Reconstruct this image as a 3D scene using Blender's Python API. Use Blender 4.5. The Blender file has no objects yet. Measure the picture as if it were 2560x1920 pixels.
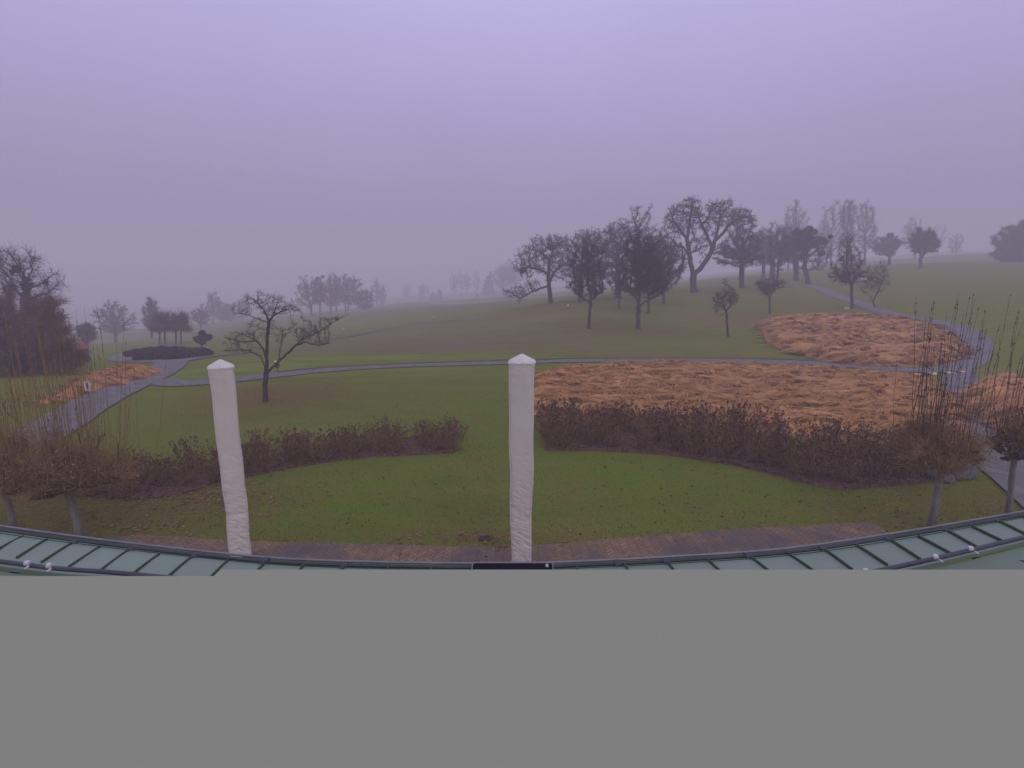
import bpy, math, random
import numpy as np
from mathutils import Vector, noise

SC = bpy.context.scene
COL = SC.collection
RAD = math.radians

# ------------------------------------------------------------------ camera
CAM_H = 4.4
PITCH = RAD(11.1)
F = 1325.0                      # focal length in pixels of the 2560 px wide photograph
cam_d = bpy.data.cameras.new('camera')
cam_d.sensor_width = 36.0
cam_d.lens = 36.0 * F / 2560.0
cam_d.clip_start = 0.05
cam_d.clip_end = 3000
cam = bpy.data.objects.new('camera', cam_d)
COL.objects.link(cam)
cam.location = (0, 0, CAM_H)
cam.rotation_euler = (RAD(90) - PITCH, 0, 0)
SC.camera = cam

# ------------------------------------------------------------------ view, sky, sun
SC.view_settings.view_transform = 'Standard'
SC.view_settings.look = 'None'
SC.view_settings.exposure = 0.0
SC.view_settings.gamma = 1.0
SC.cycles.max_bounces = 5
SC.cycles.diffuse_bounces = 3
SC.cycles.volume_bounces = 2
SC.cycles.transparent_max_bounces = 8
SC.cycles.use_denoising = True

SUN_EL, SUN_ROT = RAD(38), RAD(150)
w = bpy.data.worlds.new('World')
SC.world = w
w.use_nodes = True
nt = w.node_tree
nt.nodes.clear()
out = nt.nodes.new('ShaderNodeOutputWorld')
bg = nt.nodes.new('ShaderNodeBackground')
sky = nt.nodes.new('ShaderNodeTexSky')
sky.sky_type = 'NISHITA'
sky.sun_disc = False
sky.sun_elevation = SUN_EL
sky.sun_rotation = SUN_ROT
sky.dust_density = 4.0
bg2 = nt.nodes.new('ShaderNodeBackground')
bg2.inputs['Strength'].default_value = 0.06
nt.links.new(sky.outputs[0], bg2.inputs['Color'])
# overcast cloud layer: even violet grey, brighter overhead than at the horizon
tc = nt.nodes.new('ShaderNodeTexCoord')
sep = nt.nodes.new('ShaderNodeSeparateXYZ')
nt.links.new(tc.outputs['Generated'], sep.inputs[0])
ramp = nt.nodes.new('ShaderNodeValToRGB')
nt.links.new(sep.outputs['Z'], ramp.inputs[0])
SKYC = [(0.0, (.27, .238, .345)), (0.12, (.340, .292, .485)), (0.30, (.465, .405, .725)), (0.48, (.585, .54, .90)), (1.0, (.70, .66, 1.0))]
e = ramp.color_ramp.elements
e[0].position = 0.0
e[1].position = 1.0
for i, (p, c) in enumerate(SKYC):
    el = e[0] if i == 0 else (e[len(e) - 1] if i == len(SKYC) - 1 else e.new(p))
    el.color = (*c, 1)
cl = nt.nodes.new('ShaderNodeTexNoise')
cl.inputs['Scale'].default_value = 1.6
cl.inputs['Detail'].default_value = 4
nt.links.new(tc.outputs['Generated'], cl.inputs['Vector'])
cr = nt.nodes.new('ShaderNodeMapRange')
cr.inputs['From Min'].default_value = .3
cr.inputs['From Max'].default_value = .7
cr.inputs['To Min'].default_value = .94
cr.inputs['To Max'].default_value = 1.06
nt.links.new(cl.outputs['Fac'], cr.inputs['Value'])
nt.links.new(cr.outputs[0], bg.inputs['Strength'])
nt.links.new(ramp.outputs[0], bg.inputs['Color'])
mx = nt.nodes.new('ShaderNodeMixShader')
mx.inputs[0].default_value = 0.94
nt.links.new(bg2.outputs[0], mx.inputs[1])
nt.links.new(bg.outputs[0], mx.inputs[2])
nt.links.new(mx.outputs[0], out.inputs['Surface'])

sun_d = bpy.data.lights.new('sun', 'SUN')
sun_d.energy = 0.5
sun_d.angle = RAD(25)
sun_d.color = (1.0, 0.95, 0.9)
sun = bpy.data.objects.new('sun', sun_d)
COL.objects.link(sun)
_az = SUN_ROT
_dir = Vector((math.sin(_az) * math.cos(SUN_EL), math.cos(_az) * math.cos(SUN_EL), math.sin(SUN_EL)))
sun.rotation_euler = _dir.to_track_quat('Z', 'Y').to_euler()

HAZE_DENSITY = 0.0051
HAZE_COLOR = (0.96, 0.92, 0.95)

# ------------------------------------------------------------------ helpers
K = 2560.0 / 2212.0
rng = np.random.default_rng(7)
random.seed(7)
CP, SP = math.cos(PITCH), math.sin(PITCH)


def D(x, y):
    return (x * K, y * K)


def Z1(x, y): return (x / 2.963, 560 + y / 2.963)
def Z2(x, y): return (500 + x / 2.963, 640 + y / 2.963)
def Z3(x, y): return (1200 + x / 3.457, 460 + y / 3.457)
def Z4(x, y): return (1700 + x / 4.148, 460 + y / 4.148)
def Z5(x, y): return (2060 + x / 4.148, 480 + y / 4.148)
def Z8(x, y): return (880 + x / 5.267, 640 + y / 5.267)


def ray(s):
    dx = (s[0] - 1280) / F
    dy = (960 - s[1]) / F
    return np.array([dx, CP + dy * SP, -SP + dy * CP])


def at_depth(s, Y):
    d = ray(s)
    return np.array([0, 0, CAM_H]) + d * (Y / d[1])


def at_z(s, z):
    d = ray(s)
    return np.array([0, 0, CAM_H]) + d * ((z - CAM_H) / d[2])


def far(Y):
    return Y if Y < 72 else 72 + (Y - 72) * 2.0


# ---- terrain height: smooth interpolation through surveyed points
ctrl = []
for X in (-45, -25, -10, 0, 10, 25, 45):
    for Y in (-15, 0, 8, 16, 22):
        if abs(X) > 30 and Y > 10:
            continue
        ctrl.append((X, Y, 0.0))
for px, py, Y in [(365, 828, 23), (560, 812, 24.5), (850, 790, 27.6), (1100, 780, 29.2), (1300, 776, 29.8), (1600, 778, 29.5), (1900, 793, 27.5),
                  (300, 772, 42), (430, 765, 42), (340, 742, 62), (250, 745, 85), (60, 760, 60), (460, 722, 78),
                  (540, 700, 88), (640, 684, 108), (820, 662, 130), (870, 655, 145), (1000, 640, 205), (1030, 646, 160), (743, 712, 68),
                  (800, 735, 46), (940, 684, 75), (1000, 690, 62), (1000, 730, 42), (1190, 655, 62), (1100, 690, 52), (1200, 640, 105), (1100, 628, 220),
                  (1272, 710, 42), (1378, 712, 42), (1450, 740, 36), (1500, 632, 68), (1600, 622, 71), (1572, 727, 36.5), (1662, 680, 46), (1740, 616, 72), (1700, 590, 115),
                  (1840, 662, 50), (1800, 640, 60), (1990, 578, 82), (1920, 571, 90), (1990, 640, 56), (2000, 690, 40), (2065, 550, 125), (2212, 553, 130), (2200, 600, 64),
                  (2200, 650, 44), (2200, 720, 33), (2112, 745, 33), (1350, 618, 160), (1500, 602, 190), (2000, 545, 200), (200, 715, 180), (600, 668, 220), (0, 735, 140)]:
    p = at_depth(D(px, py), far(Y))
    ctrl.append((p[0], p[1], p[2]))
for X in (-600, -300, 0, 300, 600):
    ctrl.append((X, 660, [-30, -18, -7, 5, 12][(X + 600) // 300]))
ctrl += [(-300, 0, -6), (-120, 0, -1), (120, 0, 1), (300, 0, 4), (-300, 260, -20), (300, 260, 18)]
ctrl = np.array(ctrl)
CX = ctrl[:, :2]
_r = np.sqrt(((CX[:, None] - CX[None]) ** 2).sum(-1) + 5.0 ** 2)
_A = _r + np.eye(len(ctrl)) * (-0.35)
_n = len(ctrl)
_M = np.zeros((_n + 1, _n + 1))
_M[:_n, :_n] = _A
_M[:_n, _n] = 1
_M[_n, :_n] = 1
_w = np.linalg.solve(_M, np.append(ctrl[:, 2], 0))


def height(x, y):
    x = np.asarray(x, float)
    y = np.asarray(y, float)
    sh = x.shape
    P = np.stack([x.ravel(), y.ravel()], 1)
    z = np.zeros(len(P))
    for i in range(0, len(P), 20000):
        q = P[i:i + 20000]
        r = np.sqrt(((q[:, None] - CX[None]) ** 2).sum(-1) + 25.0)
        z[i:i + 20000] = r @ _w[:_n] + _w[_n]
    X, Y = P[:, 0], P[:, 1]
    near = np.clip((np.hypot(X, Y) - 17) / 14, 0, 1)
    z = z * np.clip((Y - 10) / 10 + np.clip((np.abs(X) - 28) / 20, 0, 9), 0, 1)
    z += near * (0.10 * np.sin(X * .21 + Y * .13 + 1) * np.sin(Y * .19 - X * .07) + 0.16 * np.sin(X * .06 + 2) * np.sin(Y * .08 + X * .03))
    return z.reshape(sh)


def ground(s, Y=None):
    """where the line of sight through photograph pixel s meets the ground (or, at forward distance Y, the ground there)"""
    if Y is not None:
        p = at_depth(s, Y)
        return np.array([p[0], p[1], float(height(p[0], p[1]))])
    d = ray(s)
    t = np.concatenate([np.arange(4, 60, .1), np.arange(60, 620, .5)])
    P = np.array([0, 0, CAM_H])[None] + d[None] * t[:, None]
    below = P[:, 2] < height(P[:, 0], P[:, 1])
    i = int(np.argmax(below)) if below.any() else len(t) - 1
    return P[i]


def mesh_np(name, V, Fs, mat, parent=None, smooth=False, col=None):
    """V (n,3), Fs: list of int arrays (m,k)"""
    me = bpy.data.meshes.new(name)
    V = np.asarray(V, np.float32)
    Fs = [np.asarray(f, np.int32) for f in Fs if len(f)]
    me.vertices.add(len(V))
    me.vertices.foreach_set('co', V.ravel())
    nl = sum(f.size for f in Fs)
    npoly = sum(len(f) for f in Fs)
    me.loops.add(nl)
    me.polygons.add(npoly)
    me.loops.foreach_set('vertex_index', np.concatenate([f.ravel() for f in Fs]))
    starts, tot, o = [], [], 0
    for f in Fs:
        k = f.shape[1]
        starts.append(np.arange(len(f)) * k + o)
        tot.append(np.full(len(f), k))
        o += f.size
    me.polygons.foreach_set('loop_start', np.concatenate(starts).astype(np.int32))
    me.polygons.foreach_set('loop_total', np.concatenate(tot).astype(np.int32))
    me.polygons.foreach_set('use_smooth', np.full(npoly, bool(smooth)))
    me.update(calc_edges=True)
    if col is not None:
        a = me.color_attributes.new('tone', 'FLOAT_COLOR', 'POINT')
        c = np.ones((len(V), 4), np.float32)
        c[:, :3] = col
        a.data.foreach_set('color', c.ravel())
    me.materials.append(mat)
    o = bpy.data.objects.new(name, me)
    COL.objects.link(o)
    if parent is not None:
        o.parent = parent
    return o


class MB:
    """collects simple solids into one mesh"""
    def __init__(s):
        s.v = []
        s.f = {}
        s.n = 0

    def add(s, V, Fs):
        for f in Fs:
            f = np.asarray(f)
            s.f.setdefault(f.shape[1], []).append(f + s.n)
        s.v.append(np.asarray(V, float))
        s.n += len(V)
        return s

    def box(s, c, size, rz=0.0, bevel=0.0, rx=0.0):
        hx, hy, hz = [q / 2 for q in size]
        b = bevel
        if b <= 0:
            V = np.array([[x, y, z] for z in (-hz, hz) for x, y in ((-hx, -hy), (hx, -hy), (hx, hy), (-hx, hy))])
            Fc = [[[0, 3, 2, 1], [4, 5, 6, 7], [0, 1, 5, 4], [1, 2, 6, 5], [2, 3, 7, 6], [3, 0, 4, 7]]]
        else:
            ring = lambda ax, ay, z: [[x, y, z] for x, y in ((-ax, -ay + b), (-ax + b, -ay), (ax - b, -ay), (ax, -ay + b), (ax, ay - b), (ax - b, ay), (-ax + b, ay), (-ax, ay - b))]
            V = np.array(ring(hx - b, hy - b, -hz) + ring(hx, hy, -hz + b) + ring(hx, hy, hz - b) + ring(hx - b, hy - b, hz))
            q = []
            for l in range(3):
                for i in range(8):
                    j = (i + 1) % 8
                    q.append([l * 8 + i, l * 8 + j, l * 8 + 8 + j, l * 8 + 8 + i])
            Fc = [q, [list(range(7, -1, -1)), list(range(24, 32))]]
        cx, sx_ = math.cos(rx), math.sin(rx)
        V = np.stack([V[:, 0], V[:, 1] * cx - V[:, 2] * sx_, V[:, 1] * sx_ + V[:, 2] * cx], 1)
        cz, sz = math.cos(rz), math.sin(rz)
        V = np.stack([V[:, 0] * cz - V[:, 1] * sz, V[:, 0] * sz + V[:, 1] * cz, V[:, 2]], 1) + np.array(c)
        return s.add(V, Fc)

    def tube(s, pts, rads, k=8, caps=True):
        pts = np.asarray(pts, float)
        n = len(pts)
        if np.isscalar(rads):
            rads = [rads] * n
        T = np.gradient(pts, axis=0)
        T /= np.linalg.norm(T, axis=1)[:, None] + 1e-9
        up = np.array([0, 0, 1.0]) if abs(T[0][2]) < .9 else np.array([1.0, 0, 0])
        V = []
        for i in range(n):
            a = np.cross(T[i], up)
            a /= np.linalg.norm(a) + 1e-9
            b = np.cross(a, T[i])
            for j in range(k):
                t = 2 * math.pi * j / k
                V.append(pts[i] + rads[i] * (a * math.cos(t) + b * math.sin(t)))
        q = [[i * k + j, i * k + (j + 1) % k, (i + 1) * k + (j + 1) % k, (i + 1) * k + j] for i in range(n - 1) for j in range(k)]
        Fs = [q]
        if caps:
            Fs.append([list(range(k - 1, -1, -1)), list(range((n - 1) * k, n * k))])
        return s.add(np.array(V), Fs)

    def lathe(s, prof, c=(0, 0, 0), k=24):
        V = [[r * math.cos(2 * math.pi * j / k) + c[0], r * math.sin(2 * math.pi * j / k) + c[1], z + c[2]] for r, z in prof for j in range(k)]
        q = [[i * k + j, i * k + (j + 1) % k, (i + 1) * k + (j + 1) % k, (i + 1) * k + j] for i in range(len(prof) - 1) for j in range(k)]
        return s.add(np.array(V), [q, [list(range(k - 1, -1, -1)), list(range((len(prof) - 1) * k, len(prof) * k))]])

    def prism(s, poly, z0, z1):
        n = len(poly)
        V = np.array([[x, y, z0] for x, y in poly] + [[x, y, z1] for x, y in poly])
        return s.add(V, [[[i, (i + 1) % n, n + (i + 1) % n, n + i] for i in range(n)], [list(range(n - 1, -1, -1)), list(range(n, 2 * n))]])

    def build(s, name, mat, parent=None, smooth=False):
        return mesh_np(name, np.concatenate(s.v), [np.concatenate(f) for f in s.f.values()], mat, parent, smooth)


def segs(P0, P1, R0, R1, k=5):
    """many tapered tube segments at once"""
    P0, P1 = np.asarray(P0, float), np.asarray(P1, float)
    R0, R1 = np.asarray(R0, float), np.asarray(R1, float)
    n = len(P0)
    T = P1 - P0
    T /= np.linalg.norm(T, axis=1)[:, None] + 1e-9
    ref = np.where(np.abs(T[:, 2:3]) < .8, np.array([[0, 0, 1.0]]), np.array([[1.0, 0, 0]]))
    A = np.cross(T, ref)
    A /= np.linalg.norm(A, axis=1)[:, None] + 1e-9
    B = np.cross(A, T)
    ang = np.arange(k) * 2 * math.pi / k
    off = A[:, None] * np.cos(ang)[None, :, None] + B[:, None] * np.sin(ang)[None, :, None]
    V0 = P0[:, None] + off * R0[:, None, None]
    V1 = P1[:, None] + off * R1[:, None, None]
    V = np.concatenate([V0, V1], 1).reshape(-1, 3)
    j = np.arange(k)
    q = np.stack([j, (j + 1) % k, k + (j + 1) % k, k + j], 1)
    Fq = (np.arange(n)[:, None, None] * 2 * k + q[None]).reshape(-1, 4)
    return V, Fq


def join_arrays(parts):
    V, Fs, n = [], {}, 0
    for v, f in parts:
        if len(v) == 0:
            continue
        Fs.setdefault(f.shape[1], []).append(f + n)
        V.append(v)
        n += len(v)
    return np.concatenate(V), [np.concatenate(x) for x in Fs.values()]


def tag(o, label=None, cat=None, group=None, kind=None):
    if label: o['label'] = label
    if cat: o['category'] = cat
    if group: o['group'] = group
    if kind: o['kind'] = kind
    return o


def empty(name, loc=(0, 0, 0), rz=0.0):
    o = bpy.data.objects.new(name, None)
    o.empty_display_size = .3
    COL.objects.link(o)
    o.location = [float(q) for q in loc]
    o.rotation_euler.z = rz
    return o


def copy_tree(o, parent=None):
    c = o.copy()
    COL.objects.link(c)
    c.parent = parent
    for ch in list(o.children):
        copy_tree(ch, c)
    return c


# ------------------------------------------------------------------ materials
def mat(name, base, rough=.85, var=None, scale=4.0, detail=6, bump=0.0, bscale=None, spec=.25, metal=0.0, sheen=0.0, stretch=None, ramp_pos=(.35, .65)):
    """principled material; base and var are mixed by a noise in object space"""
    m = bpy.data.materials.new(name)
    m.use_nodes = True
    n = m.node_tree
    b = n.nodes['Principled BSDF']
    b.inputs['Roughness'].default_value = rough
    b.inputs['Specular IOR Level'].default_value = spec
    b.inputs['Metallic'].default_value = metal
    tcn = n.nodes.new('ShaderNodeTexCoord')
    src = tcn.outputs['Object']
    if stretch:
        mp = n.nodes.new('ShaderNodeMapping')
        mp.inputs['Scale'].default_value = stretch
        n.links.new(src, mp.inputs[0])
        src = mp.outputs[0]
    if var is not None:
        t = n.nodes.new('ShaderNodeTexNoise')
        t.inputs['Scale'].default_value = scale
        t.inputs['Detail'].default_value = detail
        t.inputs['Roughness'].default_value = .65
        n.links.new(src, t.inputs['Vector'])
        r = n.nodes.new('ShaderNodeValToRGB')
        r.color_ramp.elements[0].position, r.color_ramp.elements[1].position = ramp_pos
        r.color_ramp.elements[0].color = (*base, 1)
        r.color_ramp.elements[1].color = (*var, 1)
        n.links.new(t.outputs['Fac'], r.inputs[0])
        n.links.new(r.outputs[0], b.inputs['Base Color'])
    else:
        b.inputs['Base Color'].default_value = (*base, 1)
    if bump:
        t2 = n.nodes.new('ShaderNodeTexNoise')
        t2.inputs['Scale'].default_value = bscale or scale * 4
        t2.inputs['Detail'].default_value = 5
        n.links.new(src, t2.inputs['Vector'])
        bp = n.nodes.new('ShaderNodeBump')
        bp.inputs['Strength'].default_value = bump
        bp.inputs['Distance'].default_value = .03
        n.links.new(t2.outputs['Fac'], bp.inputs['Height'])
        n.links.new(bp.outputs[0], b.inputs['Normal'])
    return m


def node(n, typ, **kw):
    x = n.nodes.new(typ)
    for k_, v in kw.items():
        setattr(x, k_, v)
    return x


def mixc(n, fac, a, b_, mode='MIX'):
    m_ = n.nodes.new('ShaderNodeMix')
    m_.data_type = 'RGBA'
    m_.blend_type = mode
    for sock, val in ((m_.inputs[0], fac), (m_.inputs[6], a), (m_.inputs[7], b_)):
        if hasattr(val, 'is_output') or isinstance(val, bpy.types.NodeSocket):
            n.links.new(val, sock)
        elif isinstance(val, tuple):
            sock.default_value = (*val, 1)
        else:
            sock.default_value = val
    return m_.outputs[2]


def noise_fac(n, src, scale, lo, hi, detail=5, rough=.6, stretch=None):
    if stretch:
        mp = n.nodes.new('ShaderNodeMapping')
        mp.inputs['Scale'].default_value = stretch
        n.links.new(src, mp.inputs[0])
        src = mp.outputs[0]
    t = n.nodes.new('ShaderNodeTexNoise')
    t.inputs['Scale'].default_value = scale
    t.inputs['Detail'].default_value = detail
    t.inputs['Roughness'].default_value = rough
    n.links.new(src, t.inputs['Vector'])
    mr = n.nodes.new('ShaderNodeMapRange')
    mr.inputs['From Min'].default_value = lo
    mr.inputs['From Max'].default_value = hi
    n.links.new(t.outputs['Fac'], mr.inputs['Value'])
    return mr.outputs[0], t.outputs['Fac']


M = {}
M['bark'] = mat('bark', (.055, .043, .042), .95, var=(.10, .082, .078), scale=6, bump=.6, bscale=30)
M['bark_dark'] = mat('bark_dark', (.035, .028, .028), .95, var=(.07, .055, .052), scale=6, bump=.5, bscale=30)
M['twig'] = mat('twig', (.06, .045, .045), .95, var=(.11, .085, .08), scale=1.2)
M['twig_dark'] = mat('twig_dark', (.040, .033, .032), .95, var=(.072, .058, .052), scale=1.2)
M['twig_red'] = mat('twig_red', (.13, .075, .062), .95, var=(.22, .125, .10), scale=1.5)
M['twig_olive'] = mat('twig_olive', (.19, .125, .055), .95, var=(.34, .225, .10), scale=2.0)
M['birch_bark'] = mat('birch_bark', (.30, .27, .25), .9, var=(.12, .11, .11), scale=9, stretch=(1, 1, .3))
M['plane_bark'] = mat('plane_bark', (.27, .25, .23), .9, var=(.16, .15, .14), scale=14, bump=.4, bscale=40, stretch=(1, 1, .35))
M['evergreen'] = mat('evergreen', (.018, .03, .018), .9, var=(.045, .06, .035), scale=5)
M['mistletoe'] = mat('mistletoe', (.03, .036, .022), .9, var=(.06, .065, .04), scale=7)


# ---- grass terrain material
def terrain_material():
    m = bpy.data.materials.new('grass')
    m.use_nodes = True
    n = m.node_tree
    b = n.nodes['Principled BSDF']
    b.inputs['Roughness'].default_value = .95
    b.inputs['Specular IOR Level'].default_value = .0
    src = node(n, 'ShaderNodeTexCoord').outputs['Object']
    at = node(n, 'ShaderNodeAttribute', attribute_name='tone')
    sp = node(n, 'ShaderNodeSeparateColor')
    n.links.new(at.outputs['Color'], sp.inputs[0])
    fine, ff = noise_fac(n, src, 22, .3, .7, 6, .7)
    mid, _ = noise_fac(n, src, 1.7, .35, .65, 5, .6)
    big, _ = noise_fac(n, src, .16, .38, .62, 4, .55)
    streak, _ = noise_fac(n, src, .55, .38, .64, 5, .65, stretch=(.35, 1.6, 1))
    c = mixc(n, fine, (.090, .166, .015), (.158, .235, .031))
    c = mixc(n, mid, c, (.165, .188, .024))
    blot, _ = noise_fac(n, src, .55, .47, .66, 6, .7)
    mb_ = node(n, 'ShaderNodeMath', operation='MULTIPLY')
    n.links.new(blot, mb_.inputs[0])
    mb_.inputs[1].default_value = .55
    c = mixc(n, mb_.outputs[0], c, (.175, .150, .040))
    g2 = mixc(n, streak, (.130, .160, .028), (.225, .215, .055))
    ml = node(n, 'ShaderNodeMath', operation='MULTIPLY')
    n.links.new(big, ml.inputs[0])
    ml.inputs[1].default_value = .55
    c = mixc(n, ml.outputs[0], c, g2)
    # rough, tan winter grass
    rough_c = mixc(n, streak, (.145, .118, .055), (.225, .175, .100))
    rough_c = mixc(n, fine, rough_c, (.17, .15, .08))
    c = mixc(n, sp.outputs[1], c, rough_c)
    fm = node(n, 'ShaderNodeMath', operation='MULTIPLY')
    n.links.new(sp.outputs[2], fm.inputs[0])
    n.links.new(streak, fm.inputs[1])
    c = mixc(n, fm.outputs[0], c, (.20, .265, .055))
    # leaf litter
    lit, _ = noise_fac(n, src, 5.0, .36, .6, 7, .75)
    lm = node(n, 'ShaderNodeMath', operation='MULTIPLY')
    n.links.new(lit, lm.inputs[0])
    n.links.new(sp.outputs[0], lm.inputs[1])
    litc = mixc(n, fine, (.145, .070, .035), (.24, .125, .065))
    c = mixc(n, lm.outputs[0], c, litc)
    # moss and bare specks
    spk, _ = noise_fac(n, src, 60, .64, .72, 2, .5)
    c = mixc(n, spk, c, (.07, .055, .03))
    n.links.new(c, b.inputs['Base Color'])
    bp = node(n, 'ShaderNodeBump')
    bp.inputs['Strength'].default_value = .7
    bp.inputs['Distance'].default_value = .05
    n.links.new(ff, bp.inputs['Height'])
    n.links.new(bp.outputs[0], b.inputs['Normal'])
    return m


M['grass'] = terrain_material()

# ------------------------------------------------------------------ ground
xs = np.concatenate([-np.geomspace(48, 620, 60)[::-1], np.linspace(-47, 47, 189), np.geomspace(48, 620, 60)])
ys = np.concatenate([np.linspace(-20, 60, 180), np.geomspace(60.6, 640, 150)])
GX, GY = np.meshgrid(xs, ys)
GZ = height(GX, GY)
nx, ny = len(xs), len(ys)
idx = np.arange(nx * ny).reshape(ny, nx)
quads = np.stack([idx[:-1, :-1], idx[:-1, 1:], idx[1:, 1:], idx[1:, :-1]], -1).reshape(-1, 4)


def patch(field, s, rx, ry, amp, Y=None):
    g = ground(s, Y)
    d = ((GX - g[0]) / rx) ** 2 + ((GY - g[1]) / ry) ** 2
    return np.maximum(field, amp * np.exp(-d * 1.2))


litter = np.zeros_like(GX)
for px, py, rx, ry, a in [(590, 858, 3.6, 3.0, 1.0), (500, 850, 2.0, 2.5, .5), (1272, 712, 4, 3, .6), (1378, 716, 5, 4, .7), (1500, 640, 10, 7, .45), (1620, 690, 6, 5, .6), (1700, 650, 8, 6, .4),
                          (1310, 690, 10, 5, .4), (1190, 670, 9, 6, .8), (820, 690, 9, 8, .35), (1850, 640, 10, 8, .4), (400, 1085, 2.2, 1.0, .85), (250, 1120, 3.0, 1.4, .8), (100, 1110, 3, 2.5, .7),
                          (1950, 1130, 2.5, 1.2, .7), (2080, 1100, 2, 2, .6), (1060, 1165, 3.0, .5, .7), (700, 1170, 3.5, .3, .5), (1400, 770, 9, 3, .45), (1250, 640, 18, 12, .4), (760, 672, 16, 7, .5), (1150, 745, 7, 3, .25), (2180, 1080, 2, 1.5, .5), (1040, 1120, .5, 2.2, .35)]:
    litter = patch(litter, D(px, py), rx, ry, a)
tan = np.clip((GY - 40) / 90, 0, .22)
for px, py, rx, ry, a in [(830, 738, 13, 12, .95), (950, 745, 12, 8, .95), (1060, 715, 10, 10, .85), (880, 715, 16, 12, .85), (1200, 760, 6, 2.5, .4), (1000, 660, 30, 25, .7), (1500, 690, 8, 5, .2)]:
    tan = patch(tan, D(px, py), rx, ry, a)
grn = np.zeros_like(GX)
for px, py, rx, ry, a in [(700, 700, 14, 9, .9), (420, 730, 14, 20, .6), (1150, 690, 12, 8, .5), (450, 800, 9, 3, .9), (800, 775, 14, 2.2, .9)]:
    grn = patch(grn, D(px, py), rx, ry, a)
tan = np.clip(tan * (1 - grn), 0, 1)
tone = np.stack([litter.ravel(), tan.ravel(), np.clip(grn, 0, 1).ravel()], 1)
lawn = mesh_np('lawn', np.stack([GX.ravel(), GY.ravel(), GZ.ravel()], 1), [quads], M['grass'], smooth=True, col=tone)
tag(lawn, 'rolling green and tan winter golf course grass', 'grass', kind='structure')


def smooth_line(P, step=.5):
    """Catmull-Rom through the points, evenly resampled"""
    P = np.asarray(P, float)
    Q = np.vstack([2 * P[0] - P[1], P, 2 * P[-1] - P[-2]])
    o = []
    for i in range(1, len(Q) - 2):
        L = np.linalg.norm(Q[i + 1] - Q[i])
        m_ = max(2, int(L / step))
        for t in np.arange(m_) / m_:
            o.append(.5 * ((2 * Q[i]) + (-Q[i - 1] + Q[i + 1]) * t + (2 * Q[i - 1] - 5 * Q[i] + 4 * Q[i + 1] - Q[i + 2]) * t * t + (-Q[i - 1] + 3 * Q[i] - 3 * Q[i + 1] + Q[i + 2]) * t ** 3))
    o.append(P[-1])
    return np.array(o)


def ribbon(name, pts_s, width, matl, lift=.03, label=None, cat=None, wob=.06, step=.5, Ys=None, side=0.0):
    G = np.array([ground(s)[:2] for s in pts_s])
    L = smooth_line(G, step)
    T = np.gradient(L, axis=0)
    T /= np.linalg.norm(T, axis=1)[:, None] + 1e-9
    Nn = np.stack([-T[:, 1], T[:, 0]], 1)
    cols = 5
    V = []
    for j in range(cols):
        a = (j / (cols - 1) - .5) * width + side
        wv = np.array([noise.noise((p[0] * .6, p[1] * .6, j * 3.0)) for p in L]) * wob if j in (0, cols - 1) else 0
        q = L + Nn * (a + wv)[:, None] if not np.isscalar(wv) else L + Nn * a
        V.append(np.column_stack([q, height(q[:, 0], q[:, 1]) + lift]))
    V = np.stack(V, 1)
    n_ = len(L)
    ii = np.arange(n_ * cols).reshape(n_, cols)
    q = np.stack([ii[:-1, :-1], ii[1:, :-1], ii[1:, 1:], ii[:-1, 1:]], -1).reshape(-1, 4)[:, ::-1]
    o = mesh_np(name, V.reshape(-1, 3), [q], matl, smooth=True)
    return tag(o, label, cat, kind='structure')


M['asphalt'] = mat('asphalt', (.115, .115, .100), .85, var=(.19, .187, .165), scale=2.2, bump=.25, bscale=60, spec=.25)
M['edge'] = mat('turf_edge', (.045, .05, .02), .95, var=(.09, .08, .035), scale=6)
M['chalk'] = mat('pale_sand', (.40, .37, .33), .9, var=(.30, .28, .24), scale=3)

main_line = [D(335, 822), D(380, 829), D(450, 826), D(560, 815), D(700, 800), D(850, 791), D(1000, 786), D(1100, 783), D(1200, 780), D(1300, 779), D(1500, 779), D(1700, 783), D(1850, 792), D(1950, 800), D(2020, 801),
             D(2075, 792), D(2105, 770), D(2112, 745), D(2092, 722), D(2050, 706), D(2000, 694), D(1950, 685), D(1890, 669), D(1840, 650), D(1790, 632), D(1745, 617)]
ribbon('path', main_line, 1.4, M['asphalt'], .035, 'grey asphalt cart path crossing the lawn and looping round the dry grass bed', 'path')
ribbon('path', [(40, 1125), (145, 1064), (230, 1012), (320, 966), (392, 935), (424, 914), (430, 901)], 1.6, M['asphalt'], .045, 'grey path running up from the lower left towards the junction', 'path')
ribbon('path', [(432, 903), (385, 904), (325, 902), (300, 895), (335, 881), (398, 865), (472, 851), (553, 829), (610, 815)], 1.5, M['asphalt'], .04, 'pale path curving behind the dark clipped hedge', 'path')
ribbon('path', [(425, 910), (460, 902), (506, 894), (573, 887), (640, 880)], 1.1, M['asphalt'], .05, 'short side path fading into the fairway by the young tree', 'path')
ribbon('path', [(2392, 925), (2402, 960), (2412, 1010), (2438, 1075), (2500, 1135), (2570, 1185), (2680, 1260)], 1.3, M['asphalt'], .04, 'grey path leaving the loop at the right edge', 'path')
ribbon('path', [(2440, 1140), (2500, 1178), (2570, 1232), (2680, 1320)], .9, M['asphalt'], .05, 'narrow grey strip beside the right hand path', 'path')
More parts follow.
